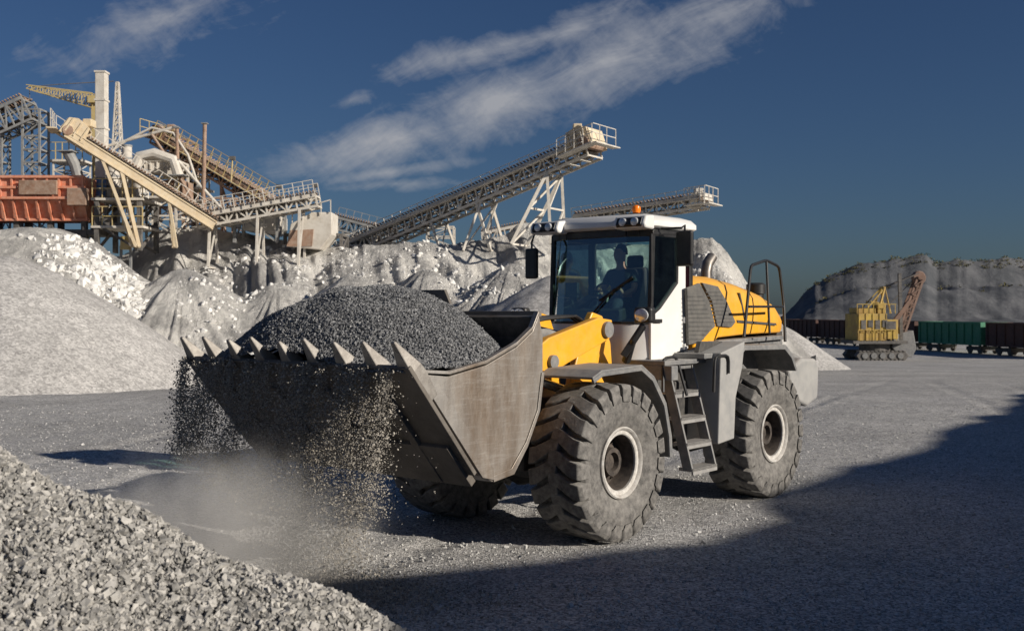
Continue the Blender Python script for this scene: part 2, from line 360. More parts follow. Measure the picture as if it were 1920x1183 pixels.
# far hill
hc=[(1380,640),(1440,612),(1475,585),(1530,530),(1575,508),(1610,494),(1660,490),(1700,484),(1738,476),(1758,496),(1800,486),(1840,490),(1880,482),(1920,486),(2200,480),(2500,500)]
def hfn(t,y):
    px=960+2000*t; x=t*y; yc=230
    zc=CH+(HY-interp(hc,px))/2000*yc+.5*fb(t*60,0,0); d=yc-y
    if d<0: z=zc+d*.05
    else:
        w=noise.noise(V((x*.03,0,0)))*3
        st=[(0,0),(9,-.36),(20,-.42),(34,-.78),(42,-.82),(58,-1.35)]
        z=-2+(zc+2)*(1+interp(st,d+w))+(.5*fb(x*.08,y*.08,2)-.55*abs(noise.noise(V((x*.2,y*.02,0)))))*min(1,d/6)
    return (x,y,max(z,-2))
tag(grid('hill',[(p-960)/2000 for p in lin(1370,2500,260)],lin(165,245,90),hfn,m_hill),None,None,None,'structure')
mb=MB()
for i in range(300):
    px=random.uniform(1500,2000); t=(px-960)/2000; y=230-random.uniform(-2,3) if random.random()<.85 else 230-random.uniform(10,20)
    b=V(hfn(t,y)); s=random.uniform(.15,.5)*(1.7 if random.random()<.12 else 1)
    for k in range(16):
        c=b+V((random.gauss(0,s*.6),random.gauss(0,s*.6),abs(random.gauss(0,s*.45)))); q=.3*s
        a=V((random.gauss(0,1),random.gauss(0,1),random.gauss(0,1))).normalized()*q; e=V((random.gauss(0,1),random.gauss(0,1),random.gauss(0,1))).normalized()*q
        mb.add([c-a,c+e,c+a,c-e],[(0,1,2,3)])
tag(mb.build('shrubs',m_leaf,rec=False),'scrubby dry green shrubs along the top of the far quarry bench','shrubs',None,'stuff')
# ---------------- plant
def side_of(p0,p1): return V((0,0,1)).cross((p1-p0).normalized()).normalized()
def conveyor(label,p0,p1,w,h,n,mf,mr,legs=(),head=None,solid=False,rail=True,name='belt_conveyor',railm=None,rh=.8):
    p0=V(p0);p1=V(p1); t=thing(name,label,'conveyor',V((p0.x,p0.y,p0.z))); d=(p1-p0).normalized(); s=side_of(p0,p1)*w/2; up=s.cross(d).normalized()*-1
    if up.z<0: up=-up
    U=up*h; f=MB()
    for sg in(-1,1):
        a0=p0+s*sg; a1=p1+s*sg
        if solid: f.beam(a0,a1,.12,h); f.beam(a0+U*.5,a1+U*.5,.22,.07); f.beam(a0-U*.5,a1-U*.5,.22,.07)
        else:
            f.beam(a0+U*.5,a1+U*.5,.12,.18); f.beam(a0-U*.5,a1-U*.5,.1,.13)
            for i in range(n+1):
                q=a0.lerp(a1,i/n); f.beam(q-U*.5,q+U*.5,.08)
                if i<n:
                    q2=a0.lerp(a1,(i+1)/n); f.beam(q-U*.5 if i%2 else q+U*.5,q2+U*.5 if i%2 else q2-U*.5,.07)
    for i in range(n+1):
        q=p0.lerp(p1,i/n); f.beam(q-s-U*.5,q+s-U*.5,.08); f.beam(q-s+U*.4,q+s+U*.4,.08)
    f.build('frame',mf,t,world=True)
    b=MB(); b.beam(p0+U*.5+up*.14,p1+U*.5+up*.14,w*.8,.05); b.beam(p0-U*.25,p1-U*.25,w*.75,.04)
    b.build('belt',m_belt,t,world=True)
    r=MB()
    for i in range(n*3):
        q=p0.lerp(p1,(i+.5)/(n*3))+U*.5+up*.04; 
        for sg in(-1,1): r.beam(q,q+s*sg*1.0+up*.22,.07)
    r.build('idler_frames',m_rust,t,world=True)
    if rail:
        for sg in((-1,1) if rail==2 else (-1,)):
            k=MB()
            for i in range(n+1):
                q=p0.lerp(p1,i/n)+s*sg*1.3; k.beam(q+U*.3,q+U*.5+up*rh,.04)
            for z in(rh*.5,rh): k.beam(p0+s*sg*1.3+U*.5+up*z,p1+s*sg*1.3+U*.5+up*z,.03)
            k.beam(p0+s*sg*1.25+U*.3,p1+s*sg*1.25+U*.3,.3,.04)
            k.build('walkway',railm or mr,t,world=True)
    if head:
        m,l,hh=head; e=p1; q=lambda a,b_,c_: e+d*a+up*(b_+h*.3)+s*c_
        for sg in(-1,1):
            hb=MB(); prof=[(-l,-.2),(-l*.8,hh*.85),(-l*.1,hh),(l*.3,hh*.75),(l*.35,-hh*.35),(-l*.2,-hh*.3)]
            hb.loft([[q(a,b_,sg*c_) for a,b_ in prof] for c_ in(1.02,1.14)]); 
            for a in(-.75,-.35,.1): hb.beam(q(a*l,-.1,sg*1.2),q(a*l,hh*.85,sg*1.2),.07)
            hb.build('head_side_plate',m,t,world=True)
        hb=MB(); hb.loft([[q(a,b_,c_) for a,b_ in((-l*.8,hh*.85),(-l*.1,hh),(l*.3,hh*.75),(l*.3,hh*.65),(-l*.1,hh*.88),(-l*.8,hh*.75))] for c_ in(-1,1)]); hb.loft([[q(a,b_,c_) for a,b_ in((l*.27,hh*.7),(l*.35,hh*.7),(l*.4,-.1),(l*.32,-.1))] for c_ in(-1,1)]); hb.build('head_cover',m,t,world=True)
        dr=MB(); dr.tube([q(0,0,1.25),q(0,0,-1.25)],hh*.32,14); dr.build('head_drum',m_rust,t,world=True)
        mt=MB(); mt.box(q(-l*.55,hh*1.15,0),(.45,.7,.4)); mt.build('drive_motor',m,t,world=True,bevel=.04)
        pf=MB(); pf.beam(q(-l*1.3,-.35,-1.6),q(l*.7,-.35,-1.6),.7,.06); 
        pf.beam(q(l*.7,-.35,-1.9),q(l*.7,-.35,1.5),.5,.06); pf.build('platform',mf,t,world=True)
        pf=MB()
        for a in(-1.3,-.8,-.3,.2,.7): pf.beam(q(l*a,-.35,-1.95),q(l*a,-.35,-1.95)+V((0,0,.95)),.04)
        for c_ in(-1.,0,1.3): pf.beam(q(l*.75,-.35,c_),q(l*.75,-.35,c_)+V((0,0,.95)),.04)
        for z in(.5,.95): pf.beam(q(-l*1.3,-.35,-1.95)+V((0,0,z)),q(l*.7,-.35,-1.95)+V((0,0,z)),.035); pf.beam(q(l*.75,-.35,-1.95)+V((0,0,z)),q(l*.75,-.35,1.3)+V((0,0,z)),.035)
        pf.build('platform_railing',mr,t,world=True)
    for lg in legs:
        tt,fx,foot,ww=lg; g=MB(); top=p0.lerp(p1,tt)-U*.5; st=s*1.0
        zf=foot; a=top+st; b_=top-st; ww*=.85
        A=V((a.x+fx,a.y+.3,zf)); B=V((b_.x+fx,b_.y-.3,zf))
        g.beam(a,A,ww); g.beam(b_,B,ww)
        m_=max(1,int((top.z-zf)/1.8))
        for i in range(m_):
            u,v=i/m_,(i+1)/m_; g.beam(a.lerp(A,u),b_.lerp(B,v),ww*.6); g.beam(a.lerp(A,v),b_.lerp(B,v),ww*.6)
        g.build('leg',mf,t,world=True)
    return t
conveyor('long lattice belt conveyor climbing to a cream head box above the white mound',W(640,480,66),W(1112,280,56),1.5,.85,28,m_pale,m_pale,
    legs=[(.86,-1.9,6.2,.2),(.86,.2,6.2,.18),(.62,-1.,6.,.14),(.6,.8,6.,.16),(.42,.6,6.,.14)],head=(m_cream,1.1,1.0),rh=.38)
conveyor('short pale conveyor showing behind the loader cab roof',W(1085,416,64),W(1322,380,60),1.3,.6,12,m_pale,m_pale,legs=[(.1,0,4.5,.15),(.35,0,4.5,.15)],head=(m_pale,.6,.4),rh=.45)
conveyor('cream solid sided conveyor slanting down right from its head box beside the tall white stack',W(402,424,57),W(128,252,55),1.1,.42,16,m_cream,m_pale,legs=[(.3,.3,6,.16),(.62,.8,6,.2),(.75,1.6,6.,.16)],head=(m_cream,1.0,.8),solid=True)
conveyor('dark conveyor with yellow handrails and rusty frame behind the cream one',W(505,385,62),W(298,262,64),1.4,.6,14,m_rust,m_cyel,legs=[(.35,0,6,.18),(.7,0,6,.2)],head=(m_rust,.9,.7),railm=m_cyel,rail=2)
conveyor('nearly level pale conveyor with white handrails left of the cream hopper',W(375,418,58),W(597,378,58),1.2,.6,12,m_pale,m_pale,legs=[(.1,0,5,.15),(.5,0,5,.15),(.85,0,5,.15)],rail=2)
conveyor('low far conveyor between the cream hopper and the long lattice conveyor',W(740,448,74),W(625,418,74),1.2,.8,8,m_steel,m_steel,legs=[(.3,0,5,.15),(.8,0,5,.15)])
conveyor('second level pale conveyor low behind the long lattice conveyor',W(905,450,72),W(990,432,72),1.2,.8,6,m_pale,m_pale,legs=[(.5,0,5,.15)],rail=False)
conveyor('grey lattice conveyor bridge leaving the frame at upper left',W(-60,262,60),W(62,208,60),1.6,1.3,8,m_steel,m_steel,rail=False)
def tower(label,x0,x1,ytop,ybot,d,dep,levels,mat,w=.18,name='steel_tower',cat='steel frame',deck=None,wt=None):
    a=W(x0,ybot,d); t=thing(name,label,cat,a); g=MB(); w*=.85
    z0=a.z; z1=W(x0,ytop,d).z; xa=a.x; xb=W(x1,ybot,d).x; k=wt or 0
    def pt(i,j,z):
        f=(z-z0)/(z1-z0); mx=(xa+xb)/2; x=(xa,xb)[i]; x=x+(mx-x)*k*f; yy_=(d,d+dep)[j]; my=d+dep/2; return V((x,yy_+(my-yy_)*k*f,z))
    for i in(0,1):
        for j in(0,1): g.beam(pt(i,j,z0),pt(i,j,z1),w)
    for l in range(levels):
        za=z0+(z1-z0)*l/levels; zb=z0+(z1-z0)*(l+1)/levels
        for j in(0,1):
            g.beam(pt(0,j,zb),pt(1,j,zb),w*.8); g.beam(pt(0,j,za if l%2 else zb),pt(1,j,zb if l%2 else za),w*.5)
        for i in(0,1): g.beam(pt(i,0,zb),pt(i,1,zb),w*.8); g.beam(pt(i,0,za),pt(i,1,zb),w*.5)
    g.build('frame',mat,t,world=True)
    for l in deck or ():
        z=z0+(z1-z0)*l; q=MB(); q.box(((xa+xb)/2,d+dep/2,z),(abs(xb-xa)+.5,dep+.4,.12)); q.build('deck',m_pale,t,world=True)
        q=MB(); z+=.06
        for e in range(6):
            xx_=xa-.2+(xb-xa+.4)*e/5; q.beam((xx_,d-.15,z),(xx_,d-.15,z+1),.045)
        for zz in(.5,1.): q.beam((xa-.2,d-.15,z+zz),(xb+.2,d-.15,z+zz),.04)
        q.build('railing',m_cyel,t,world=True)
    return t
tower('grey lattice gantry column carrying the bridge at far left',42,74,205,430,60,1.2,9,m_steel,.13,wt=0)
tower('thin grey column frame at the very left edge',-12,3,240,430,60,1.,6,m_steel,.12)
tower('tall thin lattice derrick mast right of the white stack',203,228,152,400,60,.8,13,m_pale,.08,'derrick_mast','mast',wt=.85)
tower('dark crusher support frame under the plant with decks',182,262,372,470,56,2.6,2,m_dst,.28,deck=(.98,.45))
tower('pale transfer tower frame between the two slanting conveyors',262,330,300,440,60,2.2,4,m_pale,.15,deck=(.5,))
tower('rusty frame under the dark conveyor head',300,352,262,420,65,2,5,m_rust,.15,deck=(.6,))
tower('pale support frame under the level conveyor',440,520,398,455,59,2,1,m_steel,.2)
tower('dark support frame carrying the cream hopper',535,640,440,475,60,2.2,1,m_dst,.2)
tower('slim pale frame behind the red hopper',100,150,300,340,62,1.5,2,m_pale,.1,deck=(.95,))
tower('pale stair tower left of the rusty pole',345,378,330,425,63,1.6,4,m_pale,.1,deck=(.25,.5,.75))
tower('small pale frame at the foot of the long conveyor',642,700,440,480,64,1.6,2,m_pale,.1)
tower('pale maintenance frame under the long conveyor',800,850,425,462,63,1.6,2,m_pale,.1)
tower('pale hopper frame just right of the white stack',200,262,300,372,61,2,3,m_pale,.12,deck=(.6,))
tower('rust coloured trestle between the stair tower and level conveyor',385,440,372,430,61,2,2,m_rust,.14)
a=W(187,400,59); t=thing('exhaust_stack','tall square white stack rising highest above the plant','stack',a)
mb=MB(); b=W(187,136,59); mb.bb(a.x-.27,a.x+.27,59,59.6,a.z,b.z); mb.build('shaft',m_pale,t,world=True,bevel=.03)
for k in range(1,6):
    z=a.z+(b.z-a.z)*k/5; mb=MB(); mb.bb(a.x-.31,a.x+.31,58.96,59.64,z,z+.1); mb.build('flange',m_pale,t,world=True)
t=thing('jib_crane','small yellow lattice jib crane beside the tall white stack','crane',W(180,400,61))
mb=MB(); p0=W(176,190,61); p1=W(52,164,61)
n_=12
for i in range(n_):
    u,v=p0.lerp(p1,i/n_),p0.lerp(p1,(i+1)/n_); ha=.32*(1-i/n_)+.1; hb_=.32*(1-(i+1)/n_)+.1
    for s_ in(-.2,.2):
        A=[u+V((0,s_,ha)),u+V((0,s_,-ha)),v+V((0,s_,hb_)),v+V((0,s_,-hb_))]
        mb.beam(A[0],A[2],.05);mb.beam(A[1],A[3],.05);mb.beam(A[0],A[3],.035);mb.beam(A[0],A[1],.035)
mb.build('jib',m_cyel,t,world=True)
mb=MB(); mb.beam(W(176,190,61),W(180,400,61),.25); mb.box(W(180,188,61),(.7,.7,.4)); mb.build('post',m_cyel,t,world=True)
for pp,r in(([(60,163),(120,158),(214,153)],.025),([(55,166),(57,205)],.02),([(205,155),(185,182)],.025)):
    mb=MB(); mb.tube([W(x,y,61) for x,y in pp],r,5); mb.build('cable',m_dst,t,world=True)
mb=MB(); mb.box(W(57,208,61),(.15,.15,.25)); mb.build('hook',m_dst,t,world=True)
# red hopper
a=W(80,416,56); t=thing('feed_hopper','red ribbed feed hopper on dark legs at the left edge','hopper',a)
X0=W(-70,0,56).x; X1=W(160,0,56).x; zt=W(0,332,56).z; zb=W(0,412,56).z; mb=MB()
mb.loft([[V((X0,56,zt)),V((X1,56,zt)),V((X1,59,zt)),V((X0,59,zt))],[V((X0,56.1,zt-1.1)),V((X1-.1,56.1,zt-1.1)),V((X1-.1,58.9,zt-1.1)),V((X0,58.9,zt-1.1))],[V((X0+.3,56.7,zb)),V((X1-.2,56.7,zb)),V((X1-.2,58.4,zb)),V((X0+.3,58.4,zb))]])
mb.build('body',m_red,t,world=True)
mb=MB(); 
for k in range(11):
    x=X1-.12-k*.62; mb.beam((x,55.93,zt),(x,56.0,zt-1.1),.1); mb.beam((x,56.0,zt-1.1),(x,56.55,zb),.1)
for z,y in((zt,55.9),(zt-.55,55.95),(zt-1.1,55.97),(zb+.05,56.6)): mb.beam((X0,y,z),(X1,y,z),.16,.13)
mb.build('ribs',m_red,t,world=True)
mb=MB(); mb.bb(X1-3.4,X1-1.4,55.75,55.9,zt-.95,zt-.2); mb.bb(X1-.9,X1+.12,55.8,56.2,zt-1.5,zt-.6); mb.build('side_gate',m_rust,t,world=True,bevel=.03)
for x in(X1-.4,X1-2.2,X1-4.,X1-5.6):
    for y in(56.9,58.2): mb=MB(); mb.beam((x,y,zb),(x,y,zb-1.4),.28); mb.build('leg',m_dst,t,world=True)
mb=MB(); mb.bb(X0,X1+.5,56.8,58.6,zb-.75,zb-.45); mb.bb(X0,X1-.8,57.2,58.6,zb-1.5,zb-.75); mb.build('grizzly_base',m_dst,t,world=True)
def cyl(name,label,cat,px,py0,py1,rpx,d,mat,cone_=0,rib=True):
    a=W(px,py1,d); b=W(px,py0,d); r=rpx/2000*d; t=thing(name,label,cat,a); mb=MB()
    h=b.z-a.z; mb.lathe([(0,r*.35 if cone_ else r),(cone_*h,r),(h*.96,r),(h,r*.6)],(a.x,a.y,a.z),20,'z',True); mb.build('shell',mat,t,True,world=True)
    if rib:
        for k in(.35,.65,.95): mb=MB(); mb.lathe([(h*k,r*1.01),(h*k,r*1.08),(h*k+.1,r*1.08),(h*k+.1,r*1.01)],(a.x,a.y,a.z),20,'z'); mb.build('hoop',m_steel,t,world=True)
    for s_ in(-1,1):
        mb=MB(); mb.beam((a.x+s_*r*.9,a.y,a.z+h*.3),(a.x+s_*r*.9,a.y,a.z-1.6),.12); mb.build('leg',m_steel,t,world=True)
cyl('dust_collector','white upright dust collector cylinder behind the cream conveyor','silo',238,272,350,9,58,m_pale,.3)
cyl('cyclone_separator','pale cyclone with conical base left of the crusher frame','cyclone',212,310,375,12,57.5,m_pale,.5)
cyl('cyclone_separator','white cyclone with conical base right of the dust collector','cyclone',262,318,392,14,58,m_pale,.5)
cyl('storage_tank','small blue tank above the crusher deck','tank',190,335,372,9,57,m_blue,0)
cyl('storage_tank','yellow drum below the crusher deck','tank',236,443,468,10,56.5,m_cyel,0,False)
def house(label,x0,x1,y0,y1,d,dep,mat,rib=4):
    a=W(x0,y1,d); b=W(x1,y0,d); t=thing('machine_housing',label,'machine housing',a); mb=MB(); mb.loft([[V((a.x,y,a.z+.25*(b.z-a.z))),V((b.x-.3,y,a.z)),V((b.x,y,a.z+.4)),V((b.x,y,b.z)),V((a.x,y,b.z-.12))] for y in(d,d+dep)]); mb.build('casing',mat,t,world=True,bevel=.03)
    mb=MB()
    for k in range(rib+1): x=a.x+.06+(b.x-a.x-.12)*k/rib; mb.beam((x,d-.04,a.z+.35*(b.z-a.z)),(x,d-.04,b.z-.05),.07)
    mb.beam((a.x,d-.05,b.z-.08),(b.x,d-.05,b.z-.02),.1); mb.build('stiffener',mat,t,world=True)
house('pale crusher casing on top of the dark support frame',190,256,352,382,57,2,m_pale)
house('rust stained casing beside the transfer tower',300,345,338,380,60.5,1.8,m_rust)
house('pale screen casing under the level conveyor',455,525,405,440,60,2,m_pale,5)
house('grey casing near the foot of the long conveyor',655,690,445,470,65,1.5,m_steel,3)
house('pale feeder casing between the rusty pole and the level conveyor',392,442,398,425,60,1.6,m_pale,4)
house('pale hooded casing at the top of the transfer tower',268,322,300,328,61,1.8,m_pale,4)
for nm,lb,pts,r,m_ in (('duct_pipe','fat pale duct bending between cyclone and transfer tower',[(252,318),(262,294),(290,288),(325,300),(335,330)],.3,m_pale),
    ('duct_pipe','grey slanted duct left of the white stack',[(127,285),(140,310),(152,352)],.3,m_steel),
    ('support_tube','long white tube from the head frame down to the level conveyor',[(332,300),(448,428)],.09,m_pale),
    ('support_tube','white tube rising right from the cream conveyor head',[(196,276),(258,258),(330,238)],.08,m_pale),
    ('support_tube','thin rusty upright pole behind the conveyors',[(384,232),(381,400)],.11,m_rust),
    ('support_tube','second rusty upright pole near the dark conveyor head',[(332,240),(333,330)],.1,m_rust),
    ('support_tube','pale prop leaning under the cream conveyor',[(240,330),(205,420)],.1,m_pale),
    ('support_tube','pale curved tube arching from the stack to the dark conveyor head',[(200,290),(240,262),(285,240),(325,250),(352,290),(372,350)],.07,m_pale),
    ('support_tube','rust coloured brace behind the curved tube',[(283,250),(330,320),(372,395)],.07,m_rust),
    ('support_tube','dark prop crossing the pale prop under the cream conveyor',[(258,350),(300,425)],.1,m_steel),
    ('light_pole','small lamp post above the level conveyor, left one',[(523,350),(524,392)],.04,m_steel),
    ('light_pole','small lamp post at the right end of the level conveyor',[(591,348),(592,385)],.04,m_steel),
    ('light_pole','short post on the yellow handrail of the dark conveyor',[(436,297),(433,340)],.04,m_cyel)):
    a=W(*pts[-1],60); t=thing(nm,lb,'pipe' if nm!='light_pole' else 'lamp post',a); mb=MB(); mb.tube([W(x,y,59.5) for x,y in pts],r,10); mb.build('tube',m_,t,True,world=True)
    if nm=='light_pole': mb=MB(); mb.box(W(pts[0][0],pts[0][1],59.5),(.3,.2,.2)); mb.build('lamp_head',m_dst,t,world=True)
    else:
        for q in(pts[0],pts[-1]): mb=MB(); q=W(*q,59.5); mb.box(q,(r*3,r*3,.06)); mb.build('flange',m_steel,t,world=True)
a=W(580,465,59); t=thing('surge_hopper','cream and rust coloured hopper box on the crest left of the long conveyor','hopper',a)
mb=MB(); q=[W(x,y,58.5) for x,y in((545,420),(585,398),(622,398),(622,440),(600,468),(537,462))]
mb.loft([q,[v+V((0,2.2,0)) for v in q]]); mb.build('body',m_pale,t,world=True,bevel=.04)
mb=MB(); q=[W(x,y,58.45) for x,y in((545,432),(588,430),(585,462),(537,462))]; mb.loft([q,[v+V((0,.1,0)) for v in q]]); mb.build('chute_panel',m_rust,t,world=True)
mb=MB()
for k in range(5): mb.beam(W(548+18*k,418-5*k,58.4),W(548+18*k,395-5*k,58.4),.05)
mb.beam(W(548,395,58.4),W(620,375,58.4),.05); mb.build('railing',m_pale,t,world=True)
# ---------------- train
a=V((47.5,98,0)); b=V((38.5,152,0)); dv=(b-a); Lw=dv.length/4.6; rz=math.atan2(dv.y,dv.x)
def wagon(mat,lab,loc):
    t=thing('freight_wagon',lab,'railway wagon',loc,rz,'freight wagons standing below the far hill'); L=Lw-1.
    mb=MB(); mb.bb(-L/2,L/2,-1.4,1.4,.95,3.); mb.build('body',mat,t)
    mb=MB()
    for k in range(9):
        x=-L/2+.1+k*(L-.2)/8
        for s_ in(-1,1): mb.bb(x-.07,x+.07,s_*1.4,s_*1.5,.95,2.95)
    for s_ in(-1,1): mb.bb(-L/2-.05,L/2+.05,s_*1.38,s_*1.56,2.95,3.1); mb.bb(-L/2-.05,L/2+.05,s_*1.38,s_*1.53,.85,1.02)
    for e in(-1,1): mb.bb(e*L/2,e*(L/2+.12),-1.5,1.5,.9,3.1)
    mb.build('ribs',mat,t)
    for e in(-1,1):
        bg=MB(); bg.bb(e*L*.33-1.2,e*L*.33+1.2,-1,1,.35,.7); bo=bg.build('bogie',m_dst,t)
        for k in(-1,1):
            for s_ in(-1,1):
                w_=MB(); w_.lathe([(-.06,0),(-.06,.42),(.06,.42),(.06,0)],(e*L*.33+k*.85,s_*.8,.42),14); w_.build('wheel',m_dst,bo)
    return t
cols=[(m_brown,'brown freight wagon at the right edge, nearest of the train'),(m_green,'bright green freight wagon in the train below the far hill'),(m_brown,'brown freight wagon right behind the mining shovel'),(m_brown,'brown freight wagon left of the mining shovel'),(m_brown,'farthest brown freight wagon beside the low pale heap')]
for i,(m_,lb) in enumerate(cols):
    c=a+dv*((i-.1)/4.6); wagon(m_,lb,(c.x,c.y,gz(0,c.y)))
# ---------------- mining shovel
D=92; sc=D/2000; bx=W(1640,669,D); t=thing('mining_shovel','old yellow rope shovel with raised brown boom in front of the train','excavator',(bx.x,bx.y,gz(0,D)))
def E(px,py,y=0): return V(((px-1640)*sc,y,(669-py)*sc))
for y in(-1.6,1.6):
    mb=MB(); pr=[(-2.0,.1),(-2.2,.4),(-1.9,.75),(1.9,.75),(2.2,.4),(2.0,.1)]; mb.prism(pr,y-.4,y+.4)
    for k in range(12): mb.bb(-2.0+k*.34,-1.8+k*.34,y-.45,y+.45,.73,.82); mb.bb(-2.0+k*.34,-1.8+k*.34,y-.45,y+.45,.0,.12)
    tk=mb.build('crawler_track',m_dst,t,bevel=.02)
    for k in range(5): mb=MB(); mb.lathe([(-.05,.0),(-.05,.25),(.05,.25),(.05,0)],(-1.5+k*.75,y-.43,.4),12); mb.build('track_roller',m_grey,tk)
mb=MB(); mb.lathe([(.75,1.3),(1.4,1.3)],(0,0,0),20,'z',True); mb.bb(-2.4,2.2,-1.8,1.8,1.4,1.65); mb.build('turntable',m_dst,t)
mb=MB(); a_=E(1596,640);b_=E(1668,583); mb.bb(a_.x,b_.x-.9,-1.7,1.7,1.65,b_.z); mb.bb(a_.x+.2,a_.x+1.7,-1.2,1.2,b_.z,b_.z+.5); mb.bb(b_.x-1.1,b_.x+.1,-1.75,-.2,1.8,b_.z-.5); mb.bb(a_.x+1.9,a_.x+2.6,-1.1,.4,b_.z,b_.z+.9)
hs=mb.build('machine_house',m_exy,t,bevel=.04)
for k in range(4):
    mb=MB(); x=a_.x+.3+k*.6; mb.bb(x,x+.4,-1.76,-1.7,2.6+.2*(k%2),3.4); mb.build('window',m_dst,hs)
mb=MB(); mb.bb(b_.x-.95,b_.x-.1,-1.81,-1.75,2.6,b_.z-.65); mb.build('window',m_dst,hs)
mb=MB()
for k in range(5): x=a_.x+.1+k*.58; mb.bb(x,x+.05,-1.75,-1.7,1.7,b_.z)
mb.bb(a_.x,b_.x-.9,-1.75,-1.7,2.35,2.43); mb.build('panel_ribs',m_exy,hs)
mb=MB()
for k in range(8): x=a_.x+k*.46; mb.beam((x,-1.9,1.7),(x,-1.9,2.6),.05); mb.beam((x,-1.6,b_.z),(x,-1.6,b_.z+.8),.05)
mb.beam((a_.x,-1.9,2.6),(b_.x,-1.9,2.6),.05); mb.beam((a_.x,-1.6,b_.z+.8),(b_.x,-1.6,b_.z+.8),.05); mb.build('railing',m_exy,t)
mb=MB()
for y in(-.8,.8): mb.beam(E(1640,583,y),E(1655,535,y*.6),.14); mb.beam(E(1612,583,y),E(1655,535,y*.6),.1); mb.beam(E(1655,535,y*.6),E(1664,583,y),.1); mb.beam(E(1628,560,y*.8),E(1662,566,y*.8),.08)
mb.beam(E(1655,535,-.5),E(1655,535,.5),.2); mb.build('gantry',m_exy,t)
mb=MB()
for y in(-.5,.5):
    mb.beam(E(1672,642,y),E(1718,515,y*.6),.16,.18); mb.beam(E(1684,644,y),E(1728,520,y*.6),.16,.18)
for k in range(9):
    q=E(1672,642).lerp(E(1718,515),k/8); q2=E(1684,644).lerp(E(1728,520),k/8); q3=E(1684,644).lerp(E(1728,520),min(1,(k+1)/8))
    for y in(-.45,.45): mb.beam(q+V((0,y,0)),q2+V((0,y,0)),.1); mb.beam(q+V((0,y,0)),q3+V((0,y,0)),.09)
    mb.beam(q+V((0,-.45,0)),q+V((0,.45,0)),.1)
mb.build('boom',m_exb,t)
mb=MB(); mb.lathe([(-.3,0),(-.3,.5),(-.12,.6),(.12,.6),(.3,.5),(.3,0)],tuple(E(1722,516)),20); mb.build('boom_sheave',m_exb,t)
mb=MB(); mb.beam(E(1681,508,-.7),E(1684,632,-.7),.26); mb.build('dipper_stick',m_dst,t)
mb=MB(); mb.beam(E(1700,560,-.7),E(1670,600,-.7),.3,.35); mb.build('saddle_block',m_exb,t)
for p_,q_ in((E(1655,535,.3),E(1720,508,.3)),(E(1655,535,-.3),E(1720,508,-.3)),(E(1716,512,-.2),E(1690,640,-.2)),(E(1650,583),E(1720,512))):
    mb=MB(); mb.tube([p_,q_],.045,5); mb.build('hoist_rope',m_dst,t)
mb=MB(); q=[E(x,y,-.8) for x,y in((1672,622),(1706,614),(1712,648),(1704,664),(1680,664),(1666,645))]; mb.loft([q,[v+V((0,1.8,0)) for v in q]]); dp=mb.build('dipper',m_grey,t,bevel=.05)
for k in range(4):
    mb=MB(); mb.beam(E(1672,624,-.7+k*.45),E(1660,612,-.7+k*.45),.15); mb.build('tooth',m_grey,dp)
# ================= LOADER
ld=thing('wheel_loader','yellow and white wheel loader carrying a heaped bucket of dark gravel','wheel loader',(OX,OY,0),ANG)
PB=lambda pts,Y:[LP(x,y,Y) for x,y in pts]
def tyre_mesh():
    mb=MB()
    prof=[(.29,.40),(.325,.45),(.345,.55),(.35,.56),(.355,.66),(.345,.75),(.31,.79),(.2,.812),(0,.815)]
    prof=prof+[(-y,q) for y,q in prof[-2::-1]]; mb.lathe(prof,(0,0,0),72)
    N=23
    for s_ in(1,-1):
        for k in range(N):
            th0=2*math.pi*(k+(.5 if s_<0 else 0))/N; rings=[]
            for y,dt,rt,rb,w in((.366,-.03,.74,.69,.085),(.362,-.022,.845,.73,.098),(.335,-.005,.89,.78,.104),(.25,.015,.9,.8,.104),(.16,.07,.9,.81,.096),(.07,.13,.9,.81,.088),(-.02,.165,.9,.81,.086),(-.06,.17,.9,.81,.07)):
                a0=th0+dt-w; a1=th0+dt+w
                rings.append([V((q*math.cos(a),y*s_,q*math.sin(a))) for a,q in((a0-.012,rb),(a0,rt),(a1,rt),(a1+.012,rb))])
            mb.loft(rings)
    return mb
tm=tyre_mesh()
def wheel(X,Y,flip,spin):
    h=MB(); h.lathe([(.14,0),(.14,.1),(.2,.11),(.2,.16),(.1,.17),(.06,.29),(.2,.3),(.27,.312),(-.1,.312),(-.1,0)],(0,0,0),40)
    for k in range(12): a=k*math.pi/6; h.lathe([(.06,.0),(.1,.018),(.07,.019)],(.235*math.cos(a),0,.235*math.sin(a)),6)
    w_=h.build('wheel',m_hub,ld,True); w_.location=(X,Y,.89); w_.rotation_euler=(0,spin,math.pi if flip else 0)
    if not hasattr(wheel,'ty'):
        wheel.ty=tm.build('tyre',m_tyre,w_,True,bevel=.018,ang=28,seg=3); 
        r_=MB(); r_.lathe([(.24,.315),(.29,.318),(.3,.33),(.3,.365),(.325,.375),(.34,.395),(.325,.41),(.28,.405),(-.28,.405),(-.28,.315),(.24,.315)],(0,0,0),56); wheel.ri=r_.build('rim',m_rim,w_,True)
    else:
        for s_ in(wheel.ty,wheel.ri): c=s_.copy(); C.objects.link(c); c.parent=w_
for i,(X,Y,f) in enumerate(((0,1.12,0),(-3.82,1.12,0),(0,-1.12,1),(-3.82,-1.12,1))): wheel(X,Y,f,i*.37)
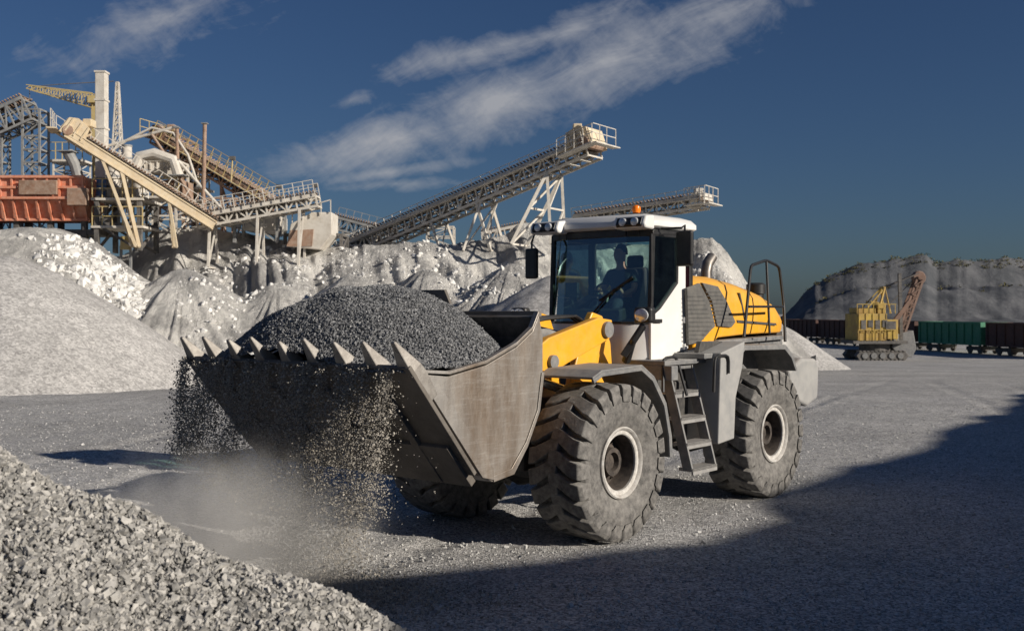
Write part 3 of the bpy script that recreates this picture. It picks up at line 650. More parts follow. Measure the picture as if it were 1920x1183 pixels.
# bucket
prof=[(3.5,2.06),(2.68,1.08),(2.5,1.0),(2.22,1.05),(2.0,1.3),(1.82,1.62),(1.74,2.0),(1.74,2.35),(1.8,2.57)]
bk=MB(); bk.strip(prof[::-1],-1.63,1.63,.035)
sidep=prof+[(1.9,2.41),(2.15,2.26),(2.6,2.1),(3.1,2.02)]
for s_ in(-1,1): bk.prism([(x,z) for x,z in sidep],s_*1.625,s_*1.665)
bucket=bk.build('bucket',m_bkt,ld,bevel=.006)
mb=MB(); mb.strip([(1.85,2.55),(1.79,2.35),(1.79,2.0),(1.87,1.65)],-1.6,1.6,.012); mb.build('inner_wall_shade',m_dark,bucket)  # added dark sheet, stands in for shade on the bucket's inner rear wall
for s_ in(-1,1):
    mb=MB(); mb.prism([(3.5,2.05),(3.3,2.02),(2.5,1.13),(2.5,1.02),(2.66,1.06)],s_*1.667,s_*1.682); mb.build('side_wear_plate',m_bkt,bucket,bevel=.005)
    mb=MB(); mb.prism([(2.5,1.0),(2.2,1.04),(1.99,1.29),(1.8,1.62),(1.73,2.0),(1.77,2.0),(1.84,1.63),(2.02,1.33),(2.24,1.1),(2.5,1.06)],s_*1.668,s_*1.68); mb.build('heel_plate',m_bkt,bucket,bevel=.004)
    mb=MB(); mb.strip([(3.5,2.07),(3.1,2.04),(2.6,2.12),(2.15,2.28),(1.9,2.43),(1.8,2.59)],s_*1.62,s_*1.68,-.03); mb.build('side_edge_strip',m_bkt,bucket,bevel=.005)
mb=MB(); mb.strip([(2.75,1.12),(3.6,2.14)],-1.69,1.69,-.045); mb.strip([(2.66,1.03),(3.0,1.42)],-1.6,1.6,-.085)
for y in(-1.2,-.4,.4,1.2): mb.strip([(2.68,1.04),(3.4,1.9)],y-.05,y+.05,-.09)
mb.build('cutting_edge',m_bktu,bucket,bevel=.008)
dx,dz=.645,.764
for k in range(9):
    y=-1.6+k*.4; mb=MB(); rings=[]; tl=.35+.025*math.sin(k*2.7)
    for s_,w_,h_ in((-.3,.17,.1),(-.04,.18,.15),(.05,.17,.14),(.18,.115,.09),(tl,.045,.025)):
        bx_=3.5+dx*s_; bz_=2.07+dz*s_; rings.append([V((bx_-dz*q*h_/2*1.,y+p*w_/2,bz_+dx*q*h_/2)) for p,q in((-1,-1),(1,-1),(1,1.1),(-1,1.1))])
    mb.loft(rings); mb.build('tooth',m_tooth,bucket,bevel=.01)
mb=MB(); sg=[(-.75,2.57),(-.62,2.84),(.35,2.84),(.5,2.57)]
mb.loft([[V((1.74,y,z)) for y,z in sg],[V((1.78,y,z)) for y,z in sg]]); mb.beam((1.76,-1.64,2.58),(1.76,1.64,2.58),.07,.06)
mb.build('spill_guard',m_bktu,bucket,bevel=.006)
for y in(-.62,-.48,.48,.62): mb=MB(); mb.prism([(1.9,1.15),(1.3,1.2),(1.25,1.35),(1.72,1.95),(1.8,1.8)],y-.03,y+.03); mb.build('hinge_bracket',m_bktu,bucket,bevel=.008)
for y in(-.1,.1): mb=MB(); mb.prism([(1.78,1.9),(1.35,2.1),(1.33,2.25),(1.76,2.4)],y-.03,y+.03); mb.build('hinge_bracket',m_bktu,bucket,bevel=.008)
# load
def lz(X,Y):
    u=abs(Y+.08)/(1.66 if Y>-.08 else 1.78); v=(X-2.36)/(1.32 if X>2.36 else .72); q=.68*(math.sqrt(u*u+.01)**2.15+math.sqrt(v*v+.01)**2.2)
    k=.8; q=q if q<k-.14 else k-.14+.14*math.tanh((q-k+.14)/.14)
    return 2.9-.1*math.sqrt(u*u*.9+v*v*.9+.002)-q*.88+.035*fb(X*2.2,Y*2.2,5)
us=lin(1.8,3.6,54); vs_=lin(-1.62,1.62,90)
o=grid('gravel_load',us,vs_,lambda X,Y:tuple(LW(X,Y,lz(X,Y)-.012)),m_load); tag(o,'heap of dark crushed gravel filling the loader bucket','gravel',None,'stuff')
n=42000; X_=rng.uniform(1.82,3.64,n); Y_=rng.uniform(-1.62,1.62,n)
P=np.array([LW(a,b,lz(a,b)+.002)[:] for a,b in zip(X_,Y_)]); tag(rocks('load_stones',P,.0045+.0115*rng.random(n)**1.9,m_load),'small dark angular stones on the surface of the bucket load','stones',None,'stuff')
# falling gravel
st=[(-1.6,1.0,.10,.03),(-1.4,1.1,.08,.03),(-1.2,1.0,.07,.025),(-1.0,1.3,.08,.025),(-.8,1.1,.07,.025),(-.6,1.4,.08,.025),(-.4,1.5,.07,.025),(-.2,1.8,.08,.03),(0,1.9,.08,.03),(.2,2.1,.12,.035),(.4,2.12,.26,.04),(.6,2.1,.1,.035),(.8,2.0,.09,.035),(1.0,2.12,.14,.035),(1.2,1.8,.08,.035),(1.4,1.3,.06,.05)]
wt=np.array([s[2] for s in st]); wt/=wt.sum(); n=62000; idx=rng.choice(len(st),n,p=wt); P=[]
for i in idx:
    y0,L,_,s0=st[i]; u=random.random(); f=u*L; sp=s0+.04*f
    if random.random()<.12: sp*=3
    P.append(LW(3.62+.14*math.sqrt(f)+random.gauss(0,.03+.045*f),y0+.05*math.sin(f*4+y0*9)+random.gauss(0,sp),max(.02,2.14-f-abs(random.gauss(0,.04))))[:])
tag(rocks('falling_gravel',P,.003+.0078*rng.random(n)**2.6,m_fall),'streams of loose stones spilling over the bucket teeth to the ground','gravel',None,'stuff')
c0=LW(3.85,.6,0); n=6000; P=[]
for k in range(n):
    a=random.gauss(0,.7); b_=random.gauss(0,.45); P.append((c0.x+a,c0.y+b_,max(0,.16*math.exp(-(a*a/.5+b_*b_/.25)))+.01))
tag(rocks('spilled_gravel',P,.006+.011*rng.random(n)**2,m_fall),'fresh scatter of spilled stones on the ground under the bucket lip','gravel',None,'stuff')
# booms etc
for s_ in(-1,1):
    mb=MB(); mb.prism([(-1.0,2.5),(-.7,2.53),(.3,2.3),(.95,1.98),(1.5,1.42),(1.62,1.2),(1.4,1.1),(1.12,1.35),(.6,1.75),(-.1,2.0),(-.75,2.2),(-1.03,2.3)],s_*.5,s_*.62); ba=mb.build('boom_arm',m_yel,ld,bevel=.015)
    for c_,rr in(((-.86,s_*.58,2.38),.1),((1.45,s_*.58,1.26),.1),((.25,s_*.58,2.02),.08)): mb=MB(); mb.lathe([(-.09,0),(-.09,rr),(.09,rr),(.09,0)],c_,20); mb.build('pivot_pin',m_grey,ba,True)
    mb=MB(); mb.tube([(-.95,s_*.75,1.35),(-.1,s_*.75,1.62)],.095,16); mb.build('lift_cylinder',m_whp,ld,True)
    mb=MB(); mb.tube([(-.1,s_*.75,1.62),(.75,s_*.72,1.85)],.055,12); mb.build('cylinder_rod',m_chrome,ld,True)
mb=MB(); mb.beam((.75,-.5,1.95),(.75,.5,1.95),.3,.25); mb.build('cross_beam',m_yel,ld,bevel=.02)
mb=MB(); mb.prism([(.55,2.0),(.9,2.6),(1.05,2.57),(1.05,1.9),(.95,1.3),(.8,1.3)],-.1,.1); mb.build('tilt_lever',m_grey,ld,bevel=.02)
mb=MB(); mb.tube([(-1.0,0,2.2),(.1,0,2.38)],.11,16); mb.build('tilt_cylinder',m_grey,ld,True)
mb=MB(); mb.tube([(.1,0,2.38),(.92,0,2.52)],.06,12); mb.build('tilt_rod',m_chrome,ld,True)
for y in(.3,.36,.42):
    mb=MB(); mb.tube([(-1.0,y,2.35),(-.5,y,2.55),(.1,y,2.6-y*.2),(.5,y-.1,2.45),(.6,y-.2,2.3)],.018,8); mb.build('hydraulic_hose',m_blk,ld,True)
for y in(.44,.5,.56):
    mb=MB(); mb.tube([(.45,y,2.2),(.5,y+.02,2.5+.1*(y-.44)),(.75,y,2.62),(1.0,y,2.5),(1.1,y,2.15)],.015,8); mb.build('hydraulic_hose',m_chrome,ld,True)
for s_ in(-1,1):
    mb=MB(); mb.prism([(-1.26,1.5),(-1.18,2.2),(-1.0,2.55),(-.78,2.6),(-.6,2.35),(-.35,1.8),(-.2,1.3)],s_*.38,s_*.47); mb.build('boom_tower',m_yel,ld,bevel=.015)
mb=MB(); mb.bb(-1.2,.55,-.45,.45,.75,1.6); mb.bb(-.35,.35,-.75,.75,.65,1.1); mb.prism([(.55,.85),(1.0,1.0),(.9,1.5),(.55,1.6)],-.4,.4); mb.bb(-1.0,.1,-.7,.7,1.25,1.45); mb.build('front_frame',m_dark,ld,bevel=.03)
for X in(0,-3.82): mb=MB(); mb.lathe([(-1.0,.2),(-.4,.27),(0,.4),(.4,.27),(1.0,.2)],(X,0,.89),20); mb.build('axle',m_dark,ld,True)
mb=MB(); mb.bb(-2.0,-1.2,-.3,.3,.8,1.0); mb.bb(-2.0,-1.2,-.3,.3,1.45,1.65); mb.tube([(-1.5,0,.7),(-1.5,0,1.75)],.14,14); mb.bb(-5.3,-1.7,-.55,.55,.75,1.9); mb.bb(-3.1,-1.95,.55,.95,.95,1.7); mb.bb(-2.7,-1.55,-.95,.9,1.5,1.93); mb.build('rear_frame',m_dark,ld,bevel=.03)
for s_ in(-1,1):
    mb=MB(); y0,y1=(.72,1.48) if s_>0 else (-1.48,-.72)
    fp=[(.62,1.86),(.45,1.93),(-.35,1.96),(-.6,1.82),(-.86,1.5),(-.98,1.1),(-1.0,.85)]
    mb.strip(fp,y0,y1,-.03); ye=y1 if s_>0 else y0+.03
    mb.prism(fp+[(-.96,.86),(-.94,1.1),(-.83,1.48),(-.575,1.79),(-.34,1.92),(.44,1.89),(.6,1.82)],ye-.03,ye+.004); mb.build('front_fender',m_grey,ld,bevel=.006)
for s_ in(-1,1):
    mb=MB(); y0,y1=(.78,1.4) if s_>0 else (-1.4,-.78)
    fp=[(-2.74,1.6),(-2.8,2.06),(-2.98,2.15),(-4.25,2.13),(-4.5,1.98),(-4.64,1.75)]
    mb.strip(fp,y0,y1,.035); ye=y1 if s_>0 else y0+.04
    mb.prism(fp+[(-4.59,1.74),(-4.45,1.93),(-4.23,2.06),(-3.02,2.08),(-2.88,1.99),(-2.82,1.6)],ye-.04,ye+.003); mb.build('rear_fender',m_grey,ld,bevel=.008)
# hood
sts=[(-2.62,3.1,2.05,.84),(-2.9,3.13,2.05,.87),(-3.25,3.12,2.24,.88),(-4.0,3.03,2.27,.88),(-4.6,2.92,2.28,.88),(-5.05,2.77,2.28,.86),(-5.3,2.6,2.28,.82),(-5.42,2.42,2.3,.76)]
rings=[]
for X,zt_,zb_,hw in sts:
    h=zt_-zb_; half=[(hw*.98,zb_),(hw+.01,zb_+.25*h),(hw+.015,zb_+.55*h),(hw-.01,zb_+.75*h),(hw-.07,zb_+.88*h),(hw-.2,zb_+.97*h),(hw-.45,zb_+h),(0.1,zb_+h*1.02)]
    rings.append([V((X,y,z)) for y,z in half]+[V((X,-y,z)) for y,z in half[::-1]])
mb=MB(); mb.loft(rings); hood=mb.build('engine_hood',m_yel,ld,True,ang=40,bevel=.02)
for pts,sl in(([(1287,540),(1311,531),(1330,568),(1340,612),(1333,618),(1313,641),(1290,647)],[((1289,y),(1312+(y-540)*.35 if y<600 else 1335-(y-610)*.6,y)) for y in range(556,640,8)]),([(1315,530),(1345,537),(1362,566),(1378,604),(1370,614),(1344,612),(1334,566)],[((1322+(y-545)*.33,y),(1349+(y-545)*.45,y)) for y in range(548,610,7)])):
    mb=MB(); mb.prism(PB(pts,.9),.87,.915)
    mb.build('side_grille',m_panel,hood,bevel=.01)
    mb=MB()
    for e,f in sl: e=LP(e[0],e[1],.917); f=LP(f[0],f[1],.917); mb.beam((e[0],.917,e[1]),(f[0],.917,f[1]),.006,.012)
    mb.build('grille_slats',m_slat,hood)
mb=MB(); mb.prism(PB([(1382,600),(1455,606),(1456,610),(1383,605)],.9),.88,.903); mb.build('panel_seam',m_dark,hood)
mb=MB(); mb.prism(PB([(1386,549),(1388,549),(1399,600),(1396,600)],.9),.86,.9); mb.build('panel_seam',m_dark,hood)
mb=MB(); mb.strip([(-3.2,2.2),(-5.35,2.24)],-.9,.9,.06); mb.bb(-5.4,-3.0,-.8,.8,1.75,2.2); mb.build('hood_sill',m_grey,ld,bevel=.01)
mb=MB(); mb.tube([(-3.55,.5,2.95),(-3.55,.5,3.18),(-3.6,.5,3.3),(-3.72,.5,3.4)],.08,18,False); mb.tube([(-3.55,.5,2.95),(-3.55,.5,3.18),(-3.6,.5,3.3),(-3.71,.5,3.395)],.07,18,True); mb.build('exhaust_pipe',m_pipe,ld,True)
mb=MB(); mb.lathe([(2.7,.12),(2.88,.12),(2.88,.15),(3.02,.15),(3.05,.11)],(-5.0,.55,0),20,'z',True); mb.build('air_precleaner',m_blk,ld,True)
mb=MB(); mb.prism([(-4.85,1.3),(-4.75,1.72),(-5.2,1.9),(-5.7,1.88),(-5.82,1.75),(-5.78,1.25),(-5.4,1.15)],-1.22,1.22); mb.build('counterweight',m_cw,ld,bevel=.05,seg=3)
mb=MB(); mb.bb(-5.46,-5.42,-.6,.6,2.32,2.42); mb.bb(-5.5,-5.3,-.75,.75,1.95,2.3); mb.build('rear_grille',m_dark,ld)
for s_ in(-1,1): mb=MB(); mb.bb(-5.84,-5.8,s_*.95-.12,s_*.95+.12,1.55,1.7); mb.build('tail_light',m_red,ld,bevel=.008)
mb=MB(); mb.bb(-2.72,-1.3,.6,1.2,1.93,1.99); mb.bb(-2.75,-2.1,.84,1.3,1.99,2.06); mb.bb(-1.45,-1.3,.6,1.3,1.75,1.93); mb.build('platform',m_grey,ld,bevel=.01)
mb=MB()
mb.prism(PB([(1352,662),(1397,640),(1392,690),(1380,745),(1377,822),(1347,833)],1.42),.85,1.42); mb.build('step_box',m_cw,ld,bevel=.015)
mb=MB(); mb.prism(PB([(1312,640),(1352,640),(1350,668),(1306,668)],1.1),1.05,1.12); mb.build('battery_grille',m_dark,ld,bevel=.006)
mb=MB()
for X in(-1.5,-2.08):
    q=[V((X,1.0,1.95)),V((X,1.14,1.95)),V((X,1.5,.62)),V((X,1.36,.62))]; mb.loft([q,[v+V((.035,0,0)) for v in q]])
mb.beam((-2.06,1.12,1.9),(-1.48,1.12,1.9),.03,.06)
lad=mb.build('ladder',m_grey,ld,bevel=.006)
for z in(.64,.95,1.26,1.58):
    yc=1.07+(1.95-z)/1.33*.36; mb=MB(); mb.bb(-2.07,-1.47,yc-.13,yc+.08,z-.02,z+.02); mb.bb(-2.07,-1.47,yc+.05,yc+.08,z-.06,z+.02); mb.build('step',m_step,lad,bevel=.004)
def rail(pts,r=.02,m_=m_blk,nm='handrail'):
    P=[V(p) for p in pts]; Q=[P[0]]
    for i in range(1,len(P)-1):
        a,b,c=P[i-1],P[i],P[i+1]; k=min(.08,(b-a).length*.4,(c-b).length*.4); u=b+(a-b).normalized()*k; w_=b+(c-b).normalized()*k; Q+=[u,(u+w_)/4+b/2,w_]
    Q.append(P[-1]); mb=MB(); mb.tube(Q,r,10); return mb.build(nm,m_,ld,True)
def L3(px,py,Y): x,z=LP(px,py,Y); return (x,Y,z)
rail([L3(1243,735,1.2),L3(1243,672,1.15),L3(1268,668,1.15),L3(1288,742,1.3)])
rail([L3(1338,735,1.44),L3(1340,668,1.44),L3(1366,666,1.44),L3(1366,700,1.44)])
rail([L3(1395,632,1.3),L3(1408,498,1.15),L3(1437,488,1.05),L3(1461,500,1.05),L3(1470,575,1.1),L3(1472,640,1.2)],.022)
rail([L3(1404,575,1.2),L3(1468,575,1.15)],.018); rail([L3(1437,490,1.05),L3(1443,625,1.15)],.018)
# ---------------- cab
def plan(z):
    f=(z-1.9)/1.7; a=-1.36-.17*f; c=-1.56-.08*f
    return [(a,-.48),(a,.48),(a-.06,.64),(c,.8),(-2.55,.8),(-2.55,-.8),(c,-.8),(a-.06,-.64)]
mb=MB(); rings=[[V((x,y,z)) for x,y in plan(z)] for z in(2.02,2.3,2.46)]
r0=[V((x*.98-.05,y*.93,1.92)) for x,y in plan(1.92)]; mb.loft([r0]+rings); cab=mb.build('cab',m_whp,ld,True,bevel=.015,ang=50)
P0=plan(2.46);P1=plan(3.66)
def v0(i): return V((*P0[i],2.46))
def v1(i): return V((*P1[i],3.66))
mb=MB()
for i in(3,6,4,5): mb.beam(v0(i),v1(i),.06 if i in(3,6) else .09)
mb.beam(v0(3),v0(4),.05); mb.beam(v0(5),v0(6),.06)
for i,j in((7,0),(0,1),(1,2),(2,3),(3,4),(4,5),(5,6),(6,7)): mb.beam(v1(i)-V((0,0,.03)),v1(j)-V((0,0,.03)),.06,.1); mb.beam(v0(i),v0(j),.03,.035)
mb.build('pillars',m_blk,cab,bevel=.01)
g=MB()
for i,j in((6,7),(7,0),(0,1),(1,2),(2,3)): g.add([v0(i),v0(j),v1(j),v1(i)],[(0,1,2,3)])
g.build('windshield',m_glass,cab,rec=False)
g=MB(); g.add([v0(5),v0(6),v1(6),v1(5)],[(0,1,2,3)]); g.build('side_window',m_glass,cab,rec=False)
g=MB(); g.add([v0(4),v0(5),v1(5),v1(4)],[(0,1,2,3)]); g.build('rear_window',m_glass,cab,rec=False)
mb=MB(); mb.prism(PB([(1219,683),(1219,594),(1236,580),(1269,530),(1273,440),(1284,440),(1284,655),(1262,662),(1252,680)],.82),.8,.835); door=mb.build('door',m_whp,cab,bevel=.008); 
mb=MB(); mb.prism(PB([(1223,440),(1268,440),(1268,528),(1236,575),(1223,588)],.82),.812,.818); mb.build('door_glass',m_glass,cab)
mb=MB()
dp_=PB([(1222,438),(1269,438),(1269,529),(1236,577),(1222,590)],.82); 
for a_,b2 in zip(dp_,dp_[1:]+dp_[:1]): mb.beam((a_[0],.82,a_[1]),(b2[0],.82,b2[1]),.045,.03)
mb.build('door_frame',m_blk,cab,bevel=.005)
mb=MB(); x,z=LP(1232,602,.84); mb.bb(x-.09,x+.09,.837,.865,z-.025,z+.025); mb.bb(x-.02,x+.1,.865,.885,z-.012,z+.012); mb.build('door_handle',m_blk,cab,bevel=.005)
for yy_ in(600,650): mb=MB(); x,z=LP(1283,yy_,.84); mb.bb(x-.03,x+.03,.83,.87,z-.04,z+.04); mb.build('door_hinge',m_whp,cab,bevel=.005)
mb=MB(); rp=lambda z,e:[V((x,y,z)) for x,y in((-1.40-e,-.55),(-1.40-e,.55),(-1.46-e,.84-e),(-1.62,.9-e),(-2.62+e,.88-e),(-2.62+e,-.88+e),(-1.62,-.9+e),(-1.46-e,-.84+e))]
mb.loft([rp(3.68,.04),rp(3.71,0),rp(3.77,.0),rp(3.83,.05),rp(3.87,.16),rp(3.89,.32)]); mb.build('roof',m_whp,cab,True,ang=50,bevel=.012)
for s_ in(-1,1):
    mb=MB(); mb.prism([(-1.28,3.66),(-1.25,3.71),(-1.3,3.82),(-1.5,3.84),(-1.5,3.65)],s_*.45,s_*.93); pod=mb.build('light_pod',m_whp,cab,bevel=.03,seg=3)
    mb=MB(); mb.prism([(-1.258,3.68),(-1.24,3.71),(-1.28,3.8),(-1.3,3.8),(-1.3,3.68)],s_*.5,s_*.88); mb.build('pod_face',m_blk,cab,bevel=.005)
    for yq in(.6,.78):
        mb=MB(); rr=[[V((-1.262+q,s_*yq+math.cos(a)*r_,3.742+math.sin(a)*r_)) for a in [k*math.pi/8 for k in range(16)]] for q,r_ in((-.01,.055),(.022,.052),(.03,.03))]; mb.loft(rr); mb.build('work_light',m_lens,cab,True)
mb=MB(); mb.lathe([(3.86,.045),(3.9,.055),(3.91,.045)],(-1.8,.45,0),16,'z',True); mb.build('beacon_base',m_blk,cab,True)
mb=MB(); mb.lathe([(3.91,.05),(3.95,.06),(3.99,.054),(4.01,.025)],(-1.8,.45,0),18,'z',True); mb.build('beacon',m_orange,cab,True)
def mir(c,a,w_=.2,h_=.42):
    mb=MB(); mb.box(c,(.08,w_,h_)); o=mb.build('mirror',m_blk,cab,bevel=.03,seg=3)
    g=MB(); g.box((c[0]-.042,c[1],c[2]),(.006,w_*.8,h_*.85)); g.build('mirror_glass',m_chrome,cab)
    t_=MB(); t_.tube([a,((a[0]+c[0])/2,c[1],a[2]),(c[0],c[1],c[2]+.3),(c[0],c[1],c[2]+.15)],.015,8); t_.build('mirror_arm',m_blk,cab,True)
mir((-1.42,-1.02,3.27),(-1.55,-.85,3.68))
x,z=LP(1284,466,1.12); mir((x,1.12,z),(-1.75,.86,3.68),.24,.46)
mb=MB(); mb.tube([(-1.385,-.05,2.5),(-1.43,.35,2.9)],.012,6); mb.tube([(-1.42,.12,2.75),(-1.45,.62,3.05)],.014,6); mb.build('wiper',m_blk,cab)
for s_ in(-1,1):
    mb=MB(); mb.tube([(-1.15,s_*.72,1.98),(-1.05,s_*.9,2.25),(-1.12,s_*1.0,2.45)],[.06,.04,.03],10); mb.beam((-1.0,s_*.78,2.05),(-1.13,s_*1.0,2.44),.05,.09); hb=mb.build('lamp_bracket',m_blk,ld,bevel=.01)
    x,z=-1.12,2.56
    mb=MB(); mb.box((x-.03,s_*1.0,z),(.14,.26,.2)); mb.build('headlight_housing',m_blk,hb,bevel=.04,seg=3)
    mb=MB(); mb.loft([[V((x+q,s_*1.0+math.cos(a)*r_*1.2,z+math.sin(a)*r_)) for a in [k*math.pi/8 for k in range(16)]] for q,r_ in((.03,.085),(.055,.08),(.07,.04))]); mb.build('headlight',m_lens,hb,True)
mb=MB(); mb.bb(-2.5,-1.6,-.7,.7,2.46,2.5); mb.prism([(-1.5,2.47),(-1.52,2.62),(-1.7,2.66),(-1.75,2.47)],-.35,.35); mb.prism([(-1.7,2.5),(-1.7,2.66),(-2.3,2.85),(-2.4,2.5)],-.7,-.45); mb.build('dashboard',m_blk,cab,bevel=.02)
mb=MB(); mb.tube([(-1.68,0,2.55),(-1.8,0,2.88)],.03,8); 
ring=[V((-1.8+.14*math.sin(a)*.5,.19*math.cos(a),2.88+.19*math.sin(a)*.55)) for a in [k*2*math.pi/20 for k in range(21)]]
mb.tube(ring,.014,6); mb.tube([ring[0],ring[10]],.012,6); mb.build('steering_wheel',m_blk,cab,True)
mb=MB(); mb.box((-2.15,0,2.58),(.5,.5,.14)); mb.box((-2.42,0,2.92),(.12,.48,.6),Matrix.Rotation(R(8),3,'Y')); mb.box((-2.46,0,3.3),(.08,.26,.18)); mb.build('operator_seat',m_seat,cab,bevel=.04,seg=3)
mb=MB(); mb.bb(-1.72,-1.66,-.62,-.42,2.8,3.0); mb.tube([(-1.69,-.52,2.66),(-1.69,-.52,2.82)],.015,6); mb.build('monitor',m_blk,cab,bevel=.01)
cl=MB(); rr=[]
for k in range(13):
    u=k/12; X=-1.96-.5*u; yo=.76+.02*math.sin(k*2.4); rr.append([V((X,yo,3.2)),V((X+.01,yo+.008,2.95)),V((X,yo+.01,2.5+.04*math.sin(k)))])
cl.loft(rr,False,False); o=cl.build('window_cloth',m_mauve,None,True,rec=False); o.location=(OX,OY,0); o.rotation_euler=(0,0,ANG); tag(o,'mauve cloth hanging inside the cab door window','cloth')
# ---------------- person
def skin(name,verts,edges,mat,parent,sub=2):
    me=bpy.data.meshes.new(name); me.from_pydata([v[:3] for v in verts],edges,[]); o=bpy.data.objects.new(name,me); C.objects.link(o); o.parent=parent
    me.materials.append(mat)
    m=o.modifiers.new('s','SKIN'); lay=me.skin_vertices[0] if me.skin_vertices else None
    if lay is None:
        bm=bmesh.new(); bm.from_mesh(me); bm.verts.layers.skin.verify(); bm.to_mesh(me); bm.free(); lay=me.skin_vertices[0]
    for i,v in enumerate(verts): lay.data[i].radius=(v[3],v[4] if len(v)>4 else v[3])
    lay.data[0].use_root=True; m.use_smooth_shade=True
    s=o.modifiers.new('d','SUBSURF'); s.levels=sub; s.render_levels=sub
    return o
pr=thing('person','driver in dark shirt seated in the cab with both hands on the steering wheel','person',LW(-2.14,0,0),ANG)
B=[(0,0,2.72,.14,.12),(0,0,2.9,.14,.11),(.0,0,3.08,.15,.12),(.02,0,3.2,.07),(.04,0,3.27,.055),(.06,0,3.34,.075),(.06,0,3.43,.085),(.05,0,3.49,.065)]
Ed=[(i,i+1) for i in range(7)]
B.append((.155,0,3.375,.014)); Ed.append((5,8))
for s_ in(-1,1):
    k=len(B); B+=[(.0,s_*.2,3.12,.06),(.1,s_*.26,2.9,.046),(.26,s_*.2,2.84,.033),(.33,s_*.17,2.9,.03)]; Ed+=[(2,k),(k,k+1),(k+1,k+2),(k+2,k+3)]
    for q,(fy,L) in enumerate(((-.03,.035),(-.01,.045),(.01,.042),(.03,.032))):
        j=len(B); B+=[(.355,s_*.17+fy,2.925,.009),(.375,s_*.17+fy,2.92-.2*L,.008),(.37,s_*.17+fy,2.895-L*.2,.007)]; Ed+=[(k+3,j),(j,j+1),(j+1,j+2)]
    j=len(B); B+=[(.33,s_*.125,2.915,.009),(.35,s_*.115,2.9,.008)]; Ed+=[(k+3,j),(j,j+1)]
    k=len(B); B+=[(.1,s_*.1,2.7,.085),(.42,s_*.16,2.72,.065),(.46,s_*.17,2.56,.05),(.52,s_*.17,2.53,.035)]; Ed+=[(0,k),(k,k+1),(k+1,k+2),(k+2,k+3)]
body=skin('body',B,Ed,m_skin,pr)
sh=[(0,0,2.7,.155,.135),(0,0,2.9,.155,.125),(0,0,3.09,.165,.135),(.02,0,3.2,.085)]; se=[(0,1),(1,2),(2,3)]
for s_ in(-1,1): k=len(sh); sh+=[(.0,s_*.2,3.125,.072),(.075,s_*.245,2.96,.062)]; se+=[(2,k),(k,k+1)]
skin('shirt',sh,se,m_shirt,pr)
tr=[(0,0,2.71,.16,.14)]; te=[]
for s_ in(-1,1): k=len(tr); tr+=[(.1,s_*.1,2.7,.1),(.42,s_*.16,2.72,.078),(.46,s_*.17,2.58,.062)]; te+=[(0,k),(k,k+1),(k+1,k+2)]
skin('trousers',tr,te,m_trous,pr)
mb=MB(); rr=[]
for k in range(6):
    a=k/5*1.35; rr.append([V((.03+math.cos(q)*.098*math.cos(a),math.sin(q)*.09*math.cos(a),3.42+.12*math.sin(a)-(.03 if math.cos(q)<0 and k==0 else 0))) for q in [j*math.pi/8 for j in range(16)]])
mb.loft(rr); mb.build('hair',m_hair,pr,True)
# ---------------- dust cloud volume
def dust(name,loc,scl,dens,seed,label,thr=-1.15,nzs=1.9):
    m=bpy.data.materials.new('dust'); m.use_nodes=True; n=m.node_tree; n.nodes.clear(); out=n.nodes.new('ShaderNodeOutputMaterial'); pv=n.nodes.new('ShaderNodeVolumePrincipled'); n.links.new(pv.outputs[0],out.inputs['Volume'])
    pv.inputs['Color'].default_value=(1.,.97,.92,1); pv.inputs['Anisotropy'].default_value=-.45
    tc=n.nodes.new('ShaderNodeTexCoord').outputs['Object']; ln=n.nodes.new('ShaderNodeVectorMath'); ln.operation='LENGTH'; n.links.new(tc,ln.inputs[0])
    mp=n.nodes.new('ShaderNodeMapping'); mp.inputs['Location'].default_value=(seed,seed,0); mp.inputs['Scale'].default_value=(1.2,1,.7); n.links.new(tc,mp.inputs[0])
    fall=mth(n,'SUBTRACT',1.,ln.outputs['Value']); fall=mth(n,'MULTIPLY',fall,1.2); nz=tex(n,'ShaderNodeTexNoise',nzs,mp.outputs[0],5,.62)
    edge_=mth(n,'MINIMUM',mth(n,'MAXIMUM',mth(n,'MULTIPLY',fall,2.5),0.),1.)
    dn=mth(n,'MULTIPLY',mth(n,'MAXIMUM',mth(n,'ADD',fall,mth(n,'MULTIPLY_ADD',nz,2.2,thr)),0.),dens); dn=mth(n,'MULTIPLY',dn,edge_); n.links.new(dn,pv.inputs['Density'])
    me=bpy.data.meshes.new(name); bm=bmesh.new(); bmesh.ops.create_icosphere(bm,subdivisions=3,radius=1); bm.to_mesh(me); bm.free(); me.materials.append(m)
    o=bpy.data.objects.new(name,me); C.objects.link(o); o.location=loc; o.scale=scl; tag(o,label,'dust',None,'stuff')
dust('dust_cloud',(-2.6,9.5,.45),(1.75,.75,1.15),1.45,0,'pale tan dust plume billowing where the gravel hits the ground below the bucket')
# ---------------- world
w=bpy.data.worlds.new('World'); S.world=w; w.use_nodes=True; n=w.node_tree; n.nodes.clear()
out=n.nodes.new('ShaderNodeOutputWorld'); bg=n.nodes.new('ShaderNodeBackground'); n.links.new(bg.outputs[0],out.inputs[0])
sk=n.nodes.new('ShaderNodeTexSky'); sk.sky_type='NISHITA'; sk.sun_disc=False; sk.sun_elevation=EL; sk.sun_rotation=math.atan2(SD.x,SD.y); sk.air_density=1.0; sk.dust_density=.8; sk.ozone_density=3
sky=mix(n,1.,sk.outputs[0],(.37,.48,.67),'MULTIPLY')
tc=n.nodes.new('ShaderNodeTexCoord').outputs['Generated']; sp=n.nodes.new('ShaderNodeSeparateXYZ'); n.links.new(tc,sp.inputs[0])
yv=mth(n,'MAXIMUM',sp.outputs[1],.05); u=mth(n,'DIVIDE',sp.outputs[0],yv); v=mth(n,'DIVIDE',sp.outputs[2],yv)
